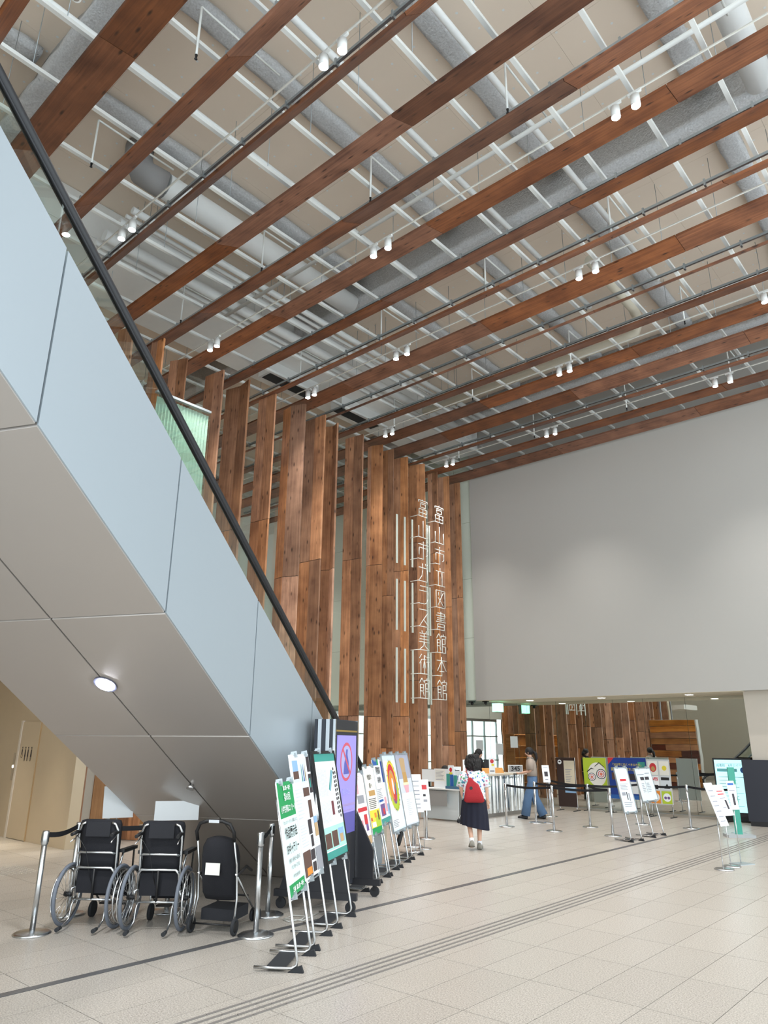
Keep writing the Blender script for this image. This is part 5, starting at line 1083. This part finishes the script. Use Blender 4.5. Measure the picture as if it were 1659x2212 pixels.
# ================================================================== RESTROOM DOOR, NICHE, SHELVES BEYOND
d1 = struct(MB().box(-14.93, -14.86, 6.21, 6.25, 0, 2.1).build('door_1', mat('door_frame', (224, 214, 200), .5)))
MB().box(-14.86, -14.10, 6.225, 6.25, .01, 2.07).build('leaf', mat('door_beige', (208, 190, 162), .45), d1)
MB().box(-14.10, -14.085, 6.23, 6.25, 0, 3.28).build('joint', mat('joint_line', (190, 160, 120), .6), d1)
PM_ = Matrix.Translation((0, 6.222, 0)); pic = []
for k, cx_ in enumerate((-14.72, -14.58, -14.46, -14.32)):
    pic += [(DARKP, 'o', cx_, 1.60, .018, .018), (DARKP, 'p', [(cx_-.025, 1.44), (cx_+.025, 1.44), (cx_+.015, 1.57), (cx_-.015, 1.57)])]
    if k == 0: pic += [(DARKP, 'o', cx_, 1.45, .04, .04), (BEIGE, 'o', cx_, 1.45, .028, .028)]
    if k > 0: pic += [(DARKP, cx_-.018, cx_-.005, 1.36, 1.45), (DARKP, cx_+.005, cx_+.018, 1.36, 1.45)]
prints(d1, PM_, pic, 'pictograms')
t = thing('call_panel', 'slim wall panel with a lit button beside the restroom door', 'button panel', (-15.08, 6.249, 1.0))
MB().box(-.04, .04, -.008, 0, 0, .5).build('plate', mat('plate_grey', (190, 176, 156), .4, metal=.3), t); MB().disc((0, -.012, .25), (0, 1, 0), .028, 16, .008).build('button', mat('button_lit', (255, 255, 250), .4, emit=3), t)
for k, xx in enumerate((-14.6, -13.2)):
    t = thing('downlight', 'recessed lamp over the restroom wall, the one %s the door' % ('above', 'away from')[k], 'downlight', (xx, 5.75, 3.3), 0, 'lamps over the restroom wall'); MB().lathe([(.06, -.012), (.07, 0)], 18).build('rim', WHITEP, t); MB().disc((0, 0, -.014), (0, 0, 1), .05, 16, .004).build('lens', DOWNL, t)
    ld = bpy.data.lights.new('down', 'SPOT'); ld.energy = 240; ld.spot_size = R(62); ld.spot_blend = .7; ld.shadow_soft_size = .06; ld.color = (1, .9, .74); lo = bpy.data.objects.new('lamp', ld); COL.objects.link(lo); lo.parent = t; lo.location = (0, 0, -.04); lo.rotation_euler = (R(-14), 0, 0)
t = thing('wall_screen', 'dark wall screen on the niche wall beyond the restroom corner', 'screen', (-15.19, 7.35, 1.35)); MB().box(0, .05, -.4, .45, 0, .62).build('panel', mat('tv_glass', (24, 28, 30), .15), t); MB().box(-.004, .056, -.42, .47, -.03, 0).build('frame', BLACK, t)
for k, (xx, yy, lb) in enumerate(((-15.3, 12.95, 'lit timber shop shelf seen through the louvres, mid row'), (-15.3, 11.0, 'lit timber shop shelf seen through the louvres, nearer the escalator'), (-15.3, 14.9, 'lit timber shop shelf seen through the louvres, nearer the white wall'))):
    t = thing('shop_shelf', lb, 'shelf', (xx, yy, 0))
    MB().box(-.3, -.27, -.8, .8, 0, 2.1).build('back', SLATW, t)
    for s_ in (-.8, .77): MB().box(-.27, .1, s_, s_+.03, 0, 2.1).build('side', SLATW, t)
    for zz in (.3, .75, 1.2, 1.65, 2.07): MB().box(-.27, .1, -.77, .77, zz, zz+.03).build('shelf', SLATW, t)
    ld = bpy.data.lights.new('shelf_lamp', 'AREA'); ld.energy = 18; ld.size = 1.2; ld.color = (1, .8, .55); lo = bpy.data.objects.new('lamp', ld); COL.objects.link(lo); lo.parent = t; lo.location = (.25, 0, 2.5); lo.rotation_euler = (0, R(25), 0)

# glazed enclosure with a pale pleated blind, standing on the restroom block behind the escalator
t = thing('glazed_enclosure', 'pale green glass enclosure with a pleated blind behind the escalator rail, before the louvres', 'glass enclosure', (-12.3, 0, 0))
BLZ = 8.62; pb = MB(); n = 34
for k in range(n):
    ya, yb = 6.82+1.28*k/n, 6.82+1.28*(k+1)/n; xa, xb = (-.06 if k % 2 else -.03), (-.03 if k % 2 else -.06)
    pb.prism([(xa, ya, 4.5), (xb, yb, 4.5), (xb, yb, BLZ-.06), (xa, ya, BLZ-.06)], (-.004, 0, 0))
pb.build('blind', mat('blind_green', (196, 210, 202), .6), t)
for k in range(2): MB().box(0, .012, 6.8+.66*k+.004, 6.8+.66*(k+1)-.004, 4.5, BLZ).build('glass_panel', glass('booth_glass', (243, 250, 246), .12) if k == 0 else MATS['booth_glass'], t)
MB().box(-.07, .02, 6.79, 8.13, BLZ, BLZ+.05).build('top_rail', GALV, t); MB().box(-.07, .02, 6.79, 8.13, 4.42, 4.5).build('bottom_rail', GALV, t)
for yy in (6.8, 8.07): MB().box(-.06, 0.0, yy, yy+.05, 0, 4.42).build('post', GALV, t)
